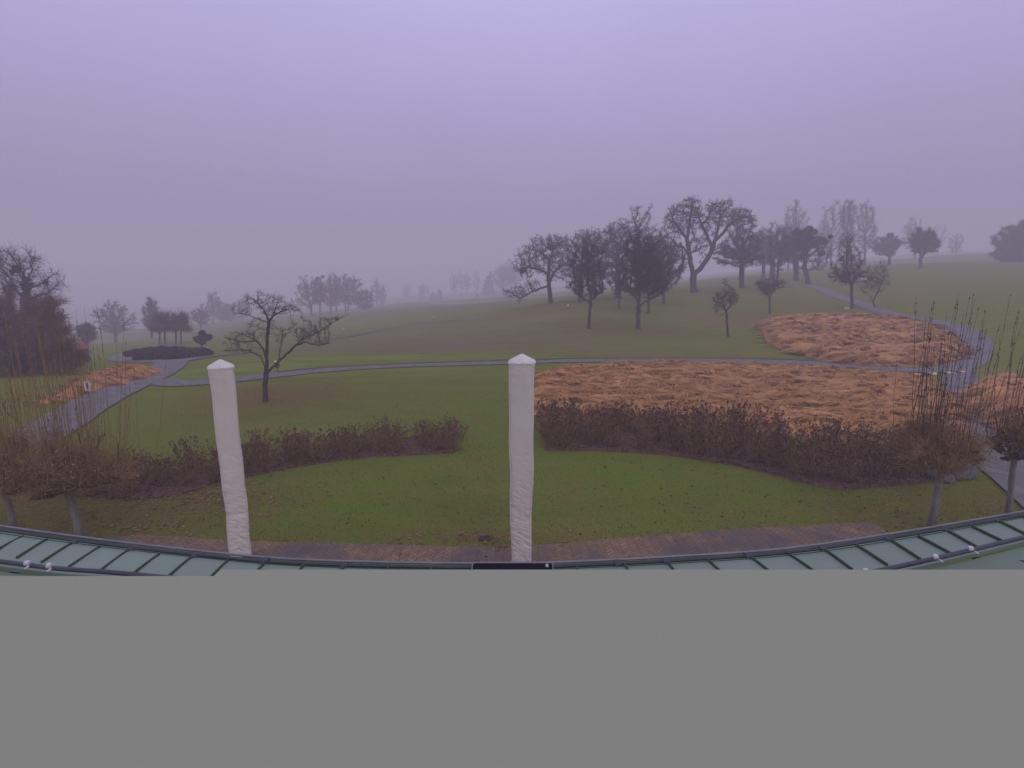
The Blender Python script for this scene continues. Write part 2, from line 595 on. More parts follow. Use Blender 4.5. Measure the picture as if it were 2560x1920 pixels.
# mown green edge, a low dark turf lip with pale sand in front
ribbon('turf_lip', [D(690, 738), D(760, 727), D(830, 713), D(900, 702), D(960, 695), D(998, 692)], .55, M['edge'], .07, 'thin dark turf lip along the edge of the tee', 'turf edge', step=1)
ribbon('sand_strip', [D(880, 707.5), D(940, 699.5), D(990, 694.5)], .3, M['chalk'], .06, 'short pale strip below the dark turf lip', 'sand', step=1)
ribbon('turf_lip', [D(600, 806), D(700, 796), D(850, 788), D(1000, 783), D(1100, 780), D(1300, 775.5), D(1500, 775), D(1700, 778.5), D(1850, 787)], .28, M['edge'], .05, 'dark turf edge on the far side of the path', 'turf edge', wob=.03)
ribbon('ridge', [D(870, 659), D(920, 655), D(1000, 656), D(1040, 652), D(1120, 648)], 2.5, M['chalk'], .1, 'faint pale mown track on the distant rise', 'track', step=3)

# ------------------------------------------------------------------ trees
def colonize(nodes, parents, attr, step, kill, infl=None, jitter=.25, maxit=120, tropism=0.0, seed=1):
    r = np.random.default_rng(seed)
    nodes = [np.array(p, float) for p in nodes]
    parents = list(parents)
    A = attr.copy()
    N = np.array(nodes)
    d = np.linalg.norm(A[:, None] - N[None], axis=2)
    near = d.argmin(1)
    nd = d.min(1)
    alive = np.ones(len(A), bool)
    for it in range(maxit):
        use = alive if infl is None else alive & (nd < infl)
        if not use.any():
            break
        ids = near[use]
        V = A[use] - N[ids]
        V /= np.linalg.norm(V, axis=1)[:, None] + 1e-9
        u, inv = np.unique(ids, return_inverse=True)
        S = np.zeros((len(u), 3))
        np.add.at(S, inv, V)
        S /= np.linalg.norm(S, axis=1)[:, None] + 1e-6
        S += r.normal(0, jitter, S.shape)
        S[:, 2] += tropism
        S /= np.linalg.norm(S, axis=1)[:, None] + 1e-6
        new = N[u] + S * step
        base = len(N)
        N = np.vstack([N, new])
        parents.extend(u.tolist())
        d = np.linalg.norm(A[:, None] - new[None], axis=2)
        j = d.argmin(1)
        dm = d[np.arange(len(A)), j]
        b = dm < nd
        nd[b] = dm[b]
        near[b] = base + j[b]
        alive &= nd > kill
        if len(N) > 9000:
            break
    return N, np.array(parents)


def radii(N, par, rtip, rbase):
    n = len(N)
    tips = np.zeros(n)
    has = np.zeros(n, bool)
    has[par[par >= 0]] = True
    tips[~has] = 1
    for i in range(n - 1, 0, -1):
        if par[i] >= 0:
            tips[par[i]] += tips[i]
    ex = math.log(rbase / rtip) / max(.5, math.log(max(3, tips.max())))
    return rtip * tips ** ex, tips


FUZZ = .62


def fuzz(N, T, count, length, rad, r, up=.3, spread=1.0, k=3, bend=True):
    """short twigs sprouting from the fine branches"""
    count = int(count * FUZZ)
    i = r.integers(0, len(N), count)
    d = r.normal(0, spread, (count, 3)) + T[i] * .8
    d[:, 2] += up
    d /= np.linalg.norm(d, axis=1)[:, None] + 1e-9
    L = length * r.uniform(.4, 1.2, count)
    P0 = N[i]
    P1 = P0 + d * (L * .55)[:, None]
    if not bend:
        return [segs(P0, P0 + d * L[:, None], np.full(count, rad), np.full(count, rad * .35), k)]
    d2 = d + r.normal(0, .45, d.shape)
    d2[:, 2] += up * .4
    d2 /= np.linalg.norm(d2, axis=1)[:, None]
    P2 = P1 + d2 * (L * .5)[:, None]
    return [segs(P0, P1, np.full(count, rad), np.full(count, rad * .75), k), segs(P1, P2, np.full(count, rad * .75), np.full(count, rad * .3), k)]


def leafballs(C, R, count, r, leaf):
    """clumps of small leaves filling balls (mistletoe, evergreen crowns)"""
    parts = []
    tot = R.sum()
    for c, rad in zip(C, R):
        m_ = max(30, int(count * rad / tot))
        d = r.normal(0, 1, (m_, 3))
        d /= np.linalg.norm(d, axis=1)[:, None]
        p = c + d * (rad * r.uniform(.25, 1, m_) ** .6)[:, None]
        a = r.normal(0, 1, (m_, 3))
        a /= np.linalg.norm(a, axis=1)[:, None]
        b = np.cross(a, d)
        b /= np.linalg.norm(b, axis=1)[:, None] + 1e-9
        s_ = leaf * r.uniform(.6, 1.3, m_)[:, None]
        V = np.stack([p - a * s_, p + b * s_ * .5, p + a * s_, p - b * s_ * .5], 1).reshape(-1, 3)
        parts.append((V, np.arange(m_ * 4).reshape(-1, 4)))
    return parts


def tree(name, label, base, blobs, depth=None, limbs=(), trunk=None, R=.16, rtip=.012, natt=500, step=None, nfuzz=2500, fl=.35, fr=.006, jitter=.25, up=.3, tropism=0.0,
         wood='bark', tw='twig', group=None, cat='tree', seed=None, balls=(), ballmat='mistletoe', kill=2.0, yscale=.85, thr=.35, spread=1.0, ball_count=1500, ball_leaf=.07, clumpy=True):
    """base: photograph pixel of the foot; blobs: (pixel centre, rx, ry) of the crown; everything is turned into metres at the tree's own distance"""
    g = ground(base, None if depth is None else far(depth))
    d = ray(base)
    slant = (g[1]) / d[1]
    pm = slant / F                        # metres per photograph pixel there
    vz = 1.0 / (CP)                       # rows are foreshortened a little by the pitch
    seed = seed if seed is not None else int(base[0] * 7 + base[1] * 3) % 100000
    r = np.random.default_rng(seed)
    # when the foot is hidden and a distance is given, heights are measured from that foot
    foot = base
    if depth is not None:
        dd = np.array([g[0], g[1], g[2] - CAM_H])
        fwd = dd[1] * CP - dd[2] * SP
        upc = dd[1] * SP + dd[2] * CP
        foot = (1280 + F * dd[0] / fwd, 960 - F * upc / fwd)
        pm = fwd / F

    def L(s, yo=0.0):
        # local position of a photograph point on the tree's own vertical plane
        q = at_depth(s, g[1])
        return np.array([q[0] - g[0], yo, q[2] - g[2]])

    nodes, par = [np.zeros(3)], [-1]

    def add_line(pts, start, stp):
        last = start
        for a in range(len(pts)):
            p0, p1 = nodes[last], pts[a]
            m_ = max(1, int(np.linalg.norm(p1 - p0) / stp))
            for t in range(1, m_ + 1):
                q = p0 + (p1 - p0) * t / m_
                if t < m_:
                    q = q + r.normal(0, stp * .10, 3)
                nodes.append(q)
                par.append(last)
                last = len(nodes) - 1
        return last

    allb = [(L(c), rx * pm, ry * pm) for c, rx, ry in blobs]
    H = max(b[0][2] + b[2] for b in allb)
    stp = step or max(.10, H / 45)
    tp = trunk or [(base[0], blobs[0][0][1] + blobs[0][2] * .8)]
    add_line([L(s) for s in tp], 0, stp)
    for lb in limbs:
        pts = [L(s) for s in lb]
        N0 = np.array(nodes)
        st = int(np.linalg.norm(N0 - pts[0], axis=1).argmin())
        yo = r.uniform(-.45, .45)
        ln = np.linalg.norm(pts[-1] - pts[0])
        for k_ in range(1, len(pts)):
            pts[k_] = pts[k_] + np.array([0, yo * ln * k_ / len(pts), 0])
        pts[0] = pts[0] + np.array([0, nodes[st][1], 0])
        add_line(pts[1:], st, stp)
    vol = np.array([b[1] * b[1] * b[2] for b in allb]) ** .75
    vol = vol / vol.sum()
    at = []
    for (c, rx, rz), v in zip(allb, vol):
        m_ = max(20, int(natt * v))
        q = r.normal(0, 1, (m_, 3))
        q /= np.linalg.norm(q, axis=1)[:, None]
        f_ = np.array([noise.noise((v_[0] * 1.9 + seed % 97, v_[1] * 1.9, v_[2] * 1.9)) for v_ in q])
        q *= (r.uniform(0, 1, m_) ** .42 * (1 + .55 * f_))[:, None]
        p_ = c + q * np.array([rx, rx * yscale, rz])
        g_ = np.array([noise.noise((v_[0] * 3.2 / rx, v_[1] * 3.2 / rx + seed % 31, v_[2] * 3.2 / rx)) for v_ in p_])
        at.append(p_[g_ > -.12 + r.normal(0, .12, m_)] if clumpy else p_)
    at = np.vstack(at)
    at = at[at[:, 2] > .25]
    N, P = colonize(nodes, par, at, stp, stp * kill, None, jitter, 90, tropism, seed)
    rd, tips = radii(N, P, rtip, R)
    ch = np.where(P >= 0)[0]
    p0, p1 = N[P[ch]], N[ch]
    r1 = rd[ch]
    r0 = np.minimum(rd[P[ch]], r1 * 1.5)
    flare = np.clip(1 - p0[:, 2] / (H * .05 + .01), 0, 1) * .35 * (rd[P[ch]] > R * .7)
    r0 = r0 * (1 + flare)
    T = N[ch] - N[P[ch]]
    T /= np.linalg.norm(T, axis=1)[:, None] + 1e-9
    # close the joints by overlapping the segments a little
    p1 = p1 + T * (r1 * .4)[:, None]
    big = r1 > rtip + (R - rtip) * thr
    root = empty(name, g)
    if g[1] > 40:
        fr, rtip = fr * 1.25, rtip
    tag(root, label, cat, group)
    V, Fs = join_arrays([segs(p0[big], p1[big], r0[big], r1[big], 9)])
    mesh_np('trunk', V, Fs, M[wood], root, smooth=True)
    parts = [segs(p0[~big], p1[~big], r0[~big], r1[~big], 4)] if (~big).any() else []
    fine = rd[ch] < max(rtip * 4, R * .3)
    if nfuzz and fine.any():
        parts += fuzz(p1[fine], T[fine], nfuzz, fl, fr, r, up, spread)
    V, Fs = join_arrays(parts)
    mesh_np('crown', V, Fs, M[tw], root)
    if balls:
        for (s, rb) in balls:
            C0 = L(s, r.uniform(-.5, .5))
            # hang each ball on the nearest branch
            j = int(np.linalg.norm((N - C0) * np.array([1, .3, 1]), axis=1).argmin())
            C0 = N[j] + np.array([0, 0, rb * pm * .3]) if ballmat == 'mistletoe' else C0
            V, Fs = join_arrays(leafballs([C0 + r.normal(0, rb * pm * .25, 3) for _ in range(5)], np.full(5, rb * pm * .8), ball_count, r, ball_leaf))
            mesh_np('mistletoe' if ballmat == 'mistletoe' else 'foliage', V, Fs, M[ballmat], root)
    return root, g, pm


# -- small bare tree on the near lawn, left of centre
tree('bare_tree', 'small bare spreading tree on the near lawn, forked low, with fallen leaves round its foot', Z2(485, 1082),
     [(Z2(370, 360), 34, 22), (Z2(520, 370), 40, 32), (Z2(650, 390), 32, 20), (Z2(270, 620), 34, 16), (Z2(400, 560), 28, 22), (Z2(310, 700), 34, 9), (Z2(820, 540), 44, 24), (Z2(940, 470), 26, 11), (Z2(900, 650), 26, 6), (Z2(570, 560), 20, 26), (Z2(700, 560), 24, 24), (Z2(560, 320), 24, 16), (Z2(430, 300), 14, 16)],
     trunk=[Z2(483, 1000), Z2(486, 930), Z2(490, 870), Z2(495, 790), Z2(495, 700), Z2(498, 600), Z2(510, 480)],
     limbs=[[Z2(510, 480), Z2(465, 400), Z2(410, 345), Z2(340, 305), Z2(300, 295)], [Z2(505, 500), Z2(440, 465), Z2(350, 430), Z2(275, 415)],
            [Z2(510, 480), Z2(570, 430), Z2(640, 400), Z2(730, 375)], [Z2(470, 400), Z2(425, 350), Z2(430, 270)], [Z2(540, 455), Z2(560, 380), Z2(580, 310)],
            [Z2(490, 870), Z2(560, 790), Z2(640, 710), Z2(700, 640), Z2(790, 590), Z2(870, 545), Z2(940, 490), Z2(1010, 455)],
            [Z2(700, 640), Z2(790, 635), Z2(890, 658), Z2(975, 640)], [Z2(575, 770), Z2(582, 690), Z2(592, 620), Z2(575, 540)],
            [Z2(492, 830), Z2(450, 740), Z2(380, 700), Z2(290, 690), Z2(205, 700)], [Z2(494, 790), Z2(465, 690), Z2(405, 630), Z2(300, 640), Z2(190, 620)],
            [Z2(405, 630), Z2(330, 590), Z2(250, 570)]], clumpy=False,
     R=.088, rtip=.0040, natt=1700, step=.075, nfuzz=8500, fl=.17, fr=.0026, jitter=.30, up=.35, thr=.30, yscale=1.0, wood='bark', tw='twig')

# -- old apple tree with the long low limb
tree('apple_tree', 'old bare apple tree with a long low limb reaching left, left end of the orchard', Z3(612, 1032),
     [(Z3(560, 640), 62, 50), (Z3(390, 690), 32, 34), (Z3(720, 620), 34, 42), (Z3(300, 940), 30, 20), (Z3(430, 860), 28, 24), (Z3(760, 780), 24, 22), (Z3(600, 500), 44, 20)],
     trunk=[Z3(605, 950), Z3(595, 880), Z3(592, 780), Z3(600, 660)],
     limbs=[[Z3(594, 882), Z3(520, 902), Z3(445, 930), Z3(400, 960), Z3(350, 985), Z3(342, 1030)], [Z3(600, 860), Z3(640, 760), Z3(720, 690), Z3(800, 660)], [Z3(592, 780), Z3(520, 740), Z3(420, 720), Z3(330, 740)],
            [Z3(600, 660), Z3(520, 580), Z3(440, 560)], [Z3(600, 660), Z3(640, 560), Z3(700, 500)]],
     R=.26, rtip=.018, natt=2600, kill=1.5, nfuzz=9000, fl=.5, fr=.011, jitter=.5, up=.15, tw='twig_dark', wood='bark_dark', balls=[(Z3(600, 570), 9), (Z3(385, 760), 8)], ball_leaf=.09)
# -- orchard trees
ORCH = 'bare orchard trees on the rise'
tree('orchard_tree', 'slim trunked bare tree standing forward at the left of the orchard', Z3(942, 1250), [(Z3(930, 700), 44, 58), (Z3(900, 900), 44, 26), (Z3(1000, 880), 30, 24)],
     trunk=[Z3(945, 1150), Z3(958, 1020), Z3(960, 930)], limbs=[[Z3(955, 1030), Z3(900, 990), Z3(840, 950)], [Z3(960, 1000), Z3(1010, 960), Z3(1060, 930)]], R=.13, rtip=.012, natt=900, nfuzz=9000, fl=.35, fr=.008, tw='twig_dark', group=ORCH)
tree('orchard_tree', 'bare tree behind the slim tree, its thick trunk just left of it', Z3(872, 1000), [(Z3(850, 560), 48, 46), (Z3(900, 740), 58, 40)], depth=61, R=.3, rtip=.014, natt=1400, nfuzz=5000, fl=.55, fr=.011, tw='twig_dark', group=ORCH, jitter=.4)
tree('orchard_tree', 'bare tree with a straight dark trunk right behind the slim tree', Z3(985, 1000), [(Z3(1000, 520), 62, 38), (Z3(1030, 720), 56, 46)], depth=63, R=.28, rtip=.02, natt=800, nfuzz=6000, fl=.5, fr=.011, tw='twig_dark', group=ORCH, jitter=.4)
tree('orchard_tree', 'wide bare tree with a thick trunk in the middle of the left orchard clump', Z3(1192, 985), [(Z3(1150, 480), 72, 42), (Z3(1180, 700), 70, 48)], depth=64, R=.36, rtip=.017, natt=1800, nfuzz=8000, fl=.5, fr=.012, tw='twig_dark', group=ORCH, jitter=.4)
tree('orchard_tree', 'thin young tree in front of the thick trunk in the orchard clump', Z3(1204, 1075), [(Z3(1200, 800), 30, 44)], R=.09, rtip=.012, natt=300, nfuzz=3000, fl=.35, fr=.009, tw='twig_dark', group=ORCH)
tree('orchard_tree', 'dense dark crowned tree standing farthest forward in the orchard', Z3(1368, 1255), [(Z3(1400, 760), 62, 56), (Z3(1380, 560), 46, 46), (Z3(1330, 900), 40, 22), (Z3(1490, 880), 44, 30)],
     trunk=[Z3(1368, 1150), Z3(1372, 1020), Z3(1390, 900)], limbs=[[Z3(1372, 1050), Z3(1340, 980), Z3(1290, 900)], [Z3(1375, 1060), Z3(1430, 1010), Z3(1530, 960)]], R=.17, rtip=.012, natt=1300, nfuzz=15000, fl=.36, fr=.0095, tw='twig_dark', group=ORCH)
tree('orchard_tree', 'slender tree just right of the dense forward tree', Z3(1457, 1120), [(Z3(1470, 720), 50, 76)], R=.13, rtip=.014, natt=700, nfuzz=11000, fl=.42, fr=.011, tw='twig_dark', group=ORCH)
tree('orchard_tree', 'slender tree at the right of the clump, near the old pear', Z3(1588, 1035), [(Z3(1600, 720), 56, 56), (Z3(1540, 560), 30, 36)], R=.15, rtip=.016, natt=700, nfuzz=11000, fl=.5, fr=.012, tw='twig_dark', group=ORCH)
tree('orchard_tree', 'tall fine twigged tree rising above the orchard clump', Z3(1370, 1000), [(Z3(1400, 290), 34, 34), (Z3(1310, 400), 58, 34), (Z3(1400, 560), 66, 60), (Z3(1530, 470), 32, 30)], depth=66, R=.34, rtip=.018, natt=1000, nfuzz=8000, fl=.5, fr=.010, tw='twig_dark', group=ORCH, jitter=.38, tropism=.1)
# -- big pear
tree('pear_tree', 'tallest gnarled bare pear tree, its trunk forking wide above a grey bole', Z4(150, 1128),
     [(Z4(60, 340), 46, 40), (Z4(120, 200), 26, 20), (Z4(-70, 420), 32, 34), (Z4(430, 300), 48, 34), (Z4(620, 360), 44, 24), (Z4(290, 420), 26, 34), (Z4(200, 620), 26, 24), (Z4(-60, 640), 22, 24), (Z4(450, 660), 24, 12)],
     trunk=[Z4(140, 1060), Z4(135, 990), Z4(143, 930), Z4(112, 830), Z4(95, 700), Z4(72, 570), Z4(95, 430), Z4(112, 300), Z4(135, 190)],
     limbs=[[Z4(143, 935), Z4(205, 885), Z4(270, 790), Z4(322, 700), Z4(350, 600), Z4(430, 520), Z4(485, 440), Z4(560, 385), Z4(650, 340), Z4(740, 370)],
            [Z4(335, 650), Z4(290, 540), Z4(250, 440), Z4(225, 365), Z4(215, 290)], [Z4(240, 420), Z4(290, 350), Z4(320, 230)], [Z4(350, 600), Z4(400, 470), Z4(430, 340), Z4(430, 230), Z4(380, 200)],
            [Z4(322, 700), Z4(420, 655), Z4(510, 650)], [Z4(300, 740), Z4(380, 700), Z4(470, 720)], [Z4(98, 720), Z4(190, 685), Z4(225, 750), Z4(190, 820)], [Z4(72, 580), Z4(0, 480), Z4(-70, 400), Z4(-110, 300)],
            [Z4(100, 740), Z4(40, 655), Z4(-20, 640), Z4(-80, 570)], [Z4(105, 780), Z4(30, 770), Z4(-40, 740)], [Z4(85, 640), Z4(150, 560), Z4(130, 470)]],
     R=.40, rtip=.026, natt=3400, step=.24, kill=1.5, nfuzz=9000, fl=.5, fr=.015, jitter=.62, up=.25, tw='bark_dark', wood='bark_dark', thr=.22)
tree('orchard_tree', 'dark round crowned tree directly right of the pear', Z4(640, 1080), [(Z4(650, 600), 46, 46), (Z4(600, 740), 56, 26), (Z4(740, 720), 34, 30)], R=.32, rtip=.018, natt=1100, nfuzz=15000, fl=.5, fr=.014, tw='twig_dark', wood='bark_dark', group=ORCH)
tree('orchard_tree', 'tree with a straight trunk behind the round crowned tree', Z4(868, 935), [(Z4(850, 660), 36, 44)], R=.3, rtip=.02, natt=500, nfuzz=6000, fl=.6, fr=.014, tw='twig_dark', group=ORCH, depth=85)
tree('orchard_tree', 'broad tree with a thick leaning trunk right of the straight one', Z4(960, 945), [(Z4(970, 640), 44, 52), (Z4(900, 560), 26, 26)], R=.42, rtip=.022, natt=800, nfuzz=9000, fl=.6, fr=.014, tw='twig_dark', group=ORCH, depth=82)
tree('orchard_tree', 'thin straight stemmed tree between the two broad trees', Z4(1015, 1072), [(Z4(1015, 700), 30, 50)], R=.13, rtip=.015, natt=300, nfuzz=3000, fl=.5, fr=.012, tw='twig', group=ORCH)
tree('orchard_tree', 'dark trunked tree immediately left of the upper end of the path', Z4(1205, 1005), [(Z4(1190, 640), 40, 44)], R=.36, rtip=.014, natt=1200, nfuzz=8000, fl=.55, fr=.014, tw='twig_dark', group=ORCH)
tree('mistletoe_tree', 'leaning tree hung with dark mistletoe at the upper end of the path', Z4(1330, 1040), [(Z4(1310, 590), 50, 30), (Z4(1390, 700), 40, 32), (Z4(1240, 620), 30, 24)], trunk=[Z4(1318, 960), Z4(1290, 860), Z4(1300, 740)],
     limbs=[[Z4(1300, 900), Z4(1250, 880), Z4(1215, 880)], [Z4(1310, 900), Z4(1400, 880), Z4(1480, 885)]], R=.3, rtip=.02, natt=700, nfuzz=6000, fl=.5, fr=.014, tw='twig_dark', jitter=.4,
     balls=[(Z4(1340, 480), 11), (Z4(1400, 450), 6), (Z4(1330, 560), 12), (Z4(1420, 620), 9), (Z4(1240, 530), 8), (Z4(1500, 580), 10), (Z4(1520, 545), 5), (Z4(1180, 510), 7), (Z4(1280, 760), 10), (Z4(1440, 730), 7)], ball_leaf=.12)
tree('young_tree', 'small umbrella shaped bare tree at the left tip of the upper dry grass bed', Z4(930, 1345), [(Z4(930, 1030), 36, 16), (Z4(900, 1100), 24, 16)], R=.085, rtip=.008, natt=500, nfuzz=2600, fl=.4, fr=.006, depth=None, up=.1, limbs=[[Z4(930, 1190), Z4(860, 1110), Z4(780, 1030)], [Z4(930, 1180), Z4(990, 1100), Z4(1030, 1020)]])
tree('young_tree', 'small drooping bare tree alone on the slope below the pear', Z4(499, 1585), [(Z4(470, 1180), 32, 20), (Z4(400, 1260), 14, 20), (Z4(540, 1160), 14, 24), (Z4(470, 1060), 8, 30)], trunk=[Z4(490, 1460), Z4(480, 1320), Z4(455, 1270)],
     limbs=[[Z4(480, 1320), Z4(440, 1240), Z4(385, 1220), Z4(355, 1290)], [Z4(482, 1320), Z4(525, 1260), Z4(520, 1180), Z4(560, 1130)]], R=.075, rtip=.008, natt=500, nfuzz=2200, fl=.35, fr=.0055, up=-.1)
tree('young_tree', 'bushy young tree standing beside the path above the upper dry grass bed', Z4(1785, 1292), [(Z4(1760, 870), 40, 44), (Z4(1760, 960), 46, 18), (Z4(1740, 700), 24, 44)], trunk=[Z4(1783, 1180), Z4(1780, 1070)], R=.13, rtip=.01, natt=800, nfuzz=4500, fl=.5, fr=.008, tw='twig')
tree('bare_shrub', 'thin double stemmed bare shrub right of the bushy young tree', Z4(2025, 1283), [(Z4(1960, 1010), 24, 34), (Z4(2080, 960), 24, 44)], trunk=[Z4(2000, 1220), Z4(1985, 1180)], limbs=[[Z4(2000, 1220), Z4(2040, 1100), Z4(2070, 980)]], R=.055, rtip=.008, natt=400, nfuzz=1600, fl=.5, fr=.006, cat='shrub', tw='twig')
# -- tall pale trees behind, in haze
FAR = 'tall bare trees standing in the haze behind the orchard'
for i, (x, y, rx, ry, dep, lab) in enumerate([(1190, 400, 30, 52, 105, 'tall pale tree behind the orchard, leftmost of the high hazy crowns'), (1130, 500, 22, 34, 112, 'lower hazy tree just left of the leftmost high crown'), (1570, 390, 34, 50, 112, 'broad hazy tree with a high rounded crown behind the mistletoe tree'),
                                              (1740, 360, 18, 44, 100, 'hazy tree with layered dark clumps above the bushy young tree'), (1920, 380, 30, 50, 104, 'tall open hazy tree with a clear thin trunk, right of the layered one'), (1480, 560, 26, 40, 120, 'low faint tree between the two broad high crowns')]):
    tree('tall_tree', lab, Z4(x, 830), [(Z4(x, y), rx, ry), (Z4(x + 4, y + 190), rx * 1.0, ry * .8)], depth=dep, R=.28, rtip=.03, natt=700, nfuzz=5200, fl=1.0, fr=.018, tw='twig', group=FAR, tropism=.25, jitter=.2)
tree('mistletoe_tree', 'small round mistletoe topped tree, left of the pair on the far right rise', Z5(680, 752), [(Z5(640, 560), 34, 22), (Z5(720, 540), 18, 22)], trunk=[Z5(680, 660)], limbs=[[Z5(680, 670), Z5(620, 640), Z5(600, 600)]], R=.24, rtip=.025, natt=500, nfuzz=9000, fl=.6, fr=.018, tw='twig_dark', balls=[(Z5(686, 430), 6), (Z5(720, 460), 6)], ball_leaf=.12)
tree('mistletoe_tree', 'round crowned tree with a forked trunk, right of the pair on the far right rise', Z5(1000, 792), [(Z5(1040, 500), 34, 26), (Z5(960, 560), 16, 24), (Z5(1140, 560), 14, 20)], trunk=[Z5(1000, 700), Z5(1000, 640)], limbs=[[Z5(1005, 700), Z5(1040, 650), Z5(1090, 600)]], R=.24, rtip=.025, natt=600, nfuzz=10000, fl=.6, fr=.018, tw='twig_dark', balls=[(Z5(1015, 385), 4)], ball_leaf=.12)
tree('tall_tree', 'faint taller tree directly behind the fork trunked round tree', Z5(935, 745), [(Z5(930, 420), 24, 36), (Z5(870, 470), 20, 26)], depth=118, R=.25, rtip=.03, natt=500, nfuzz=3500, fl=.9, fr=.018, group=FAR, tropism=.2)
tree('tall_tree', 'faint small tree alone on the crest at the far right', Z5(1370, 655), [(Z5(1370, 530), 18, 24)], depth=128, R=.15, rtip=.025, natt=300, nfuzz=2500, fl=.7, fr=.018, group=FAR)
tree('tall_tree', 'very faint tree between the round pair and the lone crest tree', Z5(1180, 690), [(Z5(1170, 470), 26, 34)], depth=150, R=.2, rtip=.03, natt=300, nfuzz=2500, fl=.9, fr=.02, group=FAR)


def conifer(name, label, base, top, half, depth=None, matl='evergreen', n=9000, leaf=.22, group=None, power=.8, cat='conifer'):
    g = ground(base, None if depth is None else far(depth))
    t = at_depth(top, g[1])
    H = t[2] - g[2]
    pm = (g[1] / ray(base)[1]) / F
    R_ = half * pm
    r = np.random.default_rng(int(base[0] + top[1]))
    root = empty(name, g)
    tag(root, label, cat, group)
    MB().tube([(0, 0, -.1), (0, 0, H * .5), (0, 0, H * .97)], [H * .025, H * .015, .01], 8).build('trunk', M['bark_dark'], root)
    z = r.uniform(.08, 1, n) ** 1.0
    lob = 1 + .22 * np.sin(z * 34) + r.normal(0, .12, n)
    rad = R_ * np.clip(1 - z, 0.02, 1) ** power * lob
    a = r.uniform(0, 2 * math.pi, n)
    q = rad * r.uniform(.35, 1, n) ** .5
    p = np.stack([q * np.cos(a), q * np.sin(a), z * H - q * .15], 1)
    d = np.stack([np.cos(a), np.sin(a), r.normal(-.2, .3, n)], 1)
    b = np.stack([-np.sin(a), np.cos(a), r.normal(0, .5, n)], 1)
    s_ = leaf * r.uniform(.5, 1.3, n)[:, None]
    V = np.stack([p - d * s_, p + b * s_ * .35, p + d * s_, p - b * s_ * .35], 1).reshape(-1, 3)
    mesh_np('crown', V, [np.arange(n * 4).reshape(-1, 4)], M[matl], root)
    return root


tree('hazy_tree', 'large dark rounded hazy tree cut by the right edge of the view', Z5(2060, 748), [(Z5(2070, 480), 48, 46), (Z5(2050, 620), 50, 30)], depth=88, R=.4, rtip=.03, natt=900, nfuzz=42000, fl=.9, fr=.024, tw='twig_dark', spread=1.3)
tree('hazy_tree', 'lower dark hazy tree just left of the one cut by the right edge', Z5(1930, 748), [(Z5(1950, 580), 28, 32), (Z5(1900, 660), 22, 20)], depth=90, R=.25, rtip=.03, natt=500, nfuzz=20000, fl=.8, fr=.022, tw='twig_dark', spread=1.3)

# -- left distance
LF = 'trees along the left edge of the fairway'
tree('round_tree', 'round crowned bare tree with a single trunk at the far left beyond the path', D(250, 745), [(D(248, 683), 44, 38), (D(246, 705), 44, 24)], depth=84, R=.28, rtip=.025, natt=900, nfuzz=9000, fl=.6, fr=.013, group=LF)
tree('oval_tree', 'narrow oval tree with a pointed top left of the four clipped trees', Z1(1125, 850), [(Z1(1122, 700), 22, 34), (Z1(1120, 620), 14, 28)], depth=80, R=.2, rtip=.02, natt=800, nfuzz=9000, fl=.5, fr=.012, group=LF, tropism=.2)
for i, (x, lab) in enumerate([(1183, 'first'), (1220, 'second'), (1304, 'third'), (1340, 'fourth')]):
    tree('clipped_tree', lab + ' from the left of the four small clipped trees behind the hedge', Z1(x, 897), [(Z1(x + (-25, 5, -5, 35)[i], 790), 17, 5), (Z1(x + (-10, 10, 0, 20)[i], 730), 14, 22)], R=.09, rtip=.012, natt=260, nfuzz=1500, fl=.8, fr=.009, tw='twig_red', group='small clipped trees behind the hedge', up=.9, tropism=.3, depth=57)
tree('round_tree', 'small reddish round tree above the dark evergreen bush', Z1(1485, 790), [(Z1(1485, 680), 22, 24)], depth=92, R=.15, rtip=.02, natt=400, nfuzz=5000, fl=.6, fr=.014, tw='twig_red', group=LF)
for x, y, rx, ry, dep, lab in [(1580, 600, 17, 34, 112, 'tallest of the hazy trees left of the small bare tree'), (1650, 650, 20, 28, 115, 'middle hazy tree left of the small bare tree'), (1715, 660, 18, 26, 120, 'rightmost hazy tree just left of the small bare tree'), (1800, 640, 20, 24, 130, 'faint tree seen through the left boughs of the small bare tree')]:
    tree('round_tree', lab, Z1(x, 755), [(Z1(x, y), rx, ry)], depth=dep, R=.22, rtip=.03, natt=450, nfuzz=4500, fl=.8, fr=.016, group=LF, tropism=.1)
# dark evergreen on a stem
tree('evergreen_bush', 'small dark evergreen bush on a short stem beside the clipped hedge', Z1(1495, 950), [(Z1(1497, 850), 14, 12)], R=.07, rtip=.02, natt=120, nfuzz=500, fl=.2, fr=.01, wood='bark_dark', tw='twig_dark', balls=[(Z1(1497, 838), 10), (Z1(1465, 852), 7), (Z1(1530, 848), 7), (Z1(1497, 808), 6), (Z1(1515, 868), 7), (Z1(1475, 820), 5)], ballmat='evergreen', ball_leaf=.12, ball_count=1500, cat='bush')
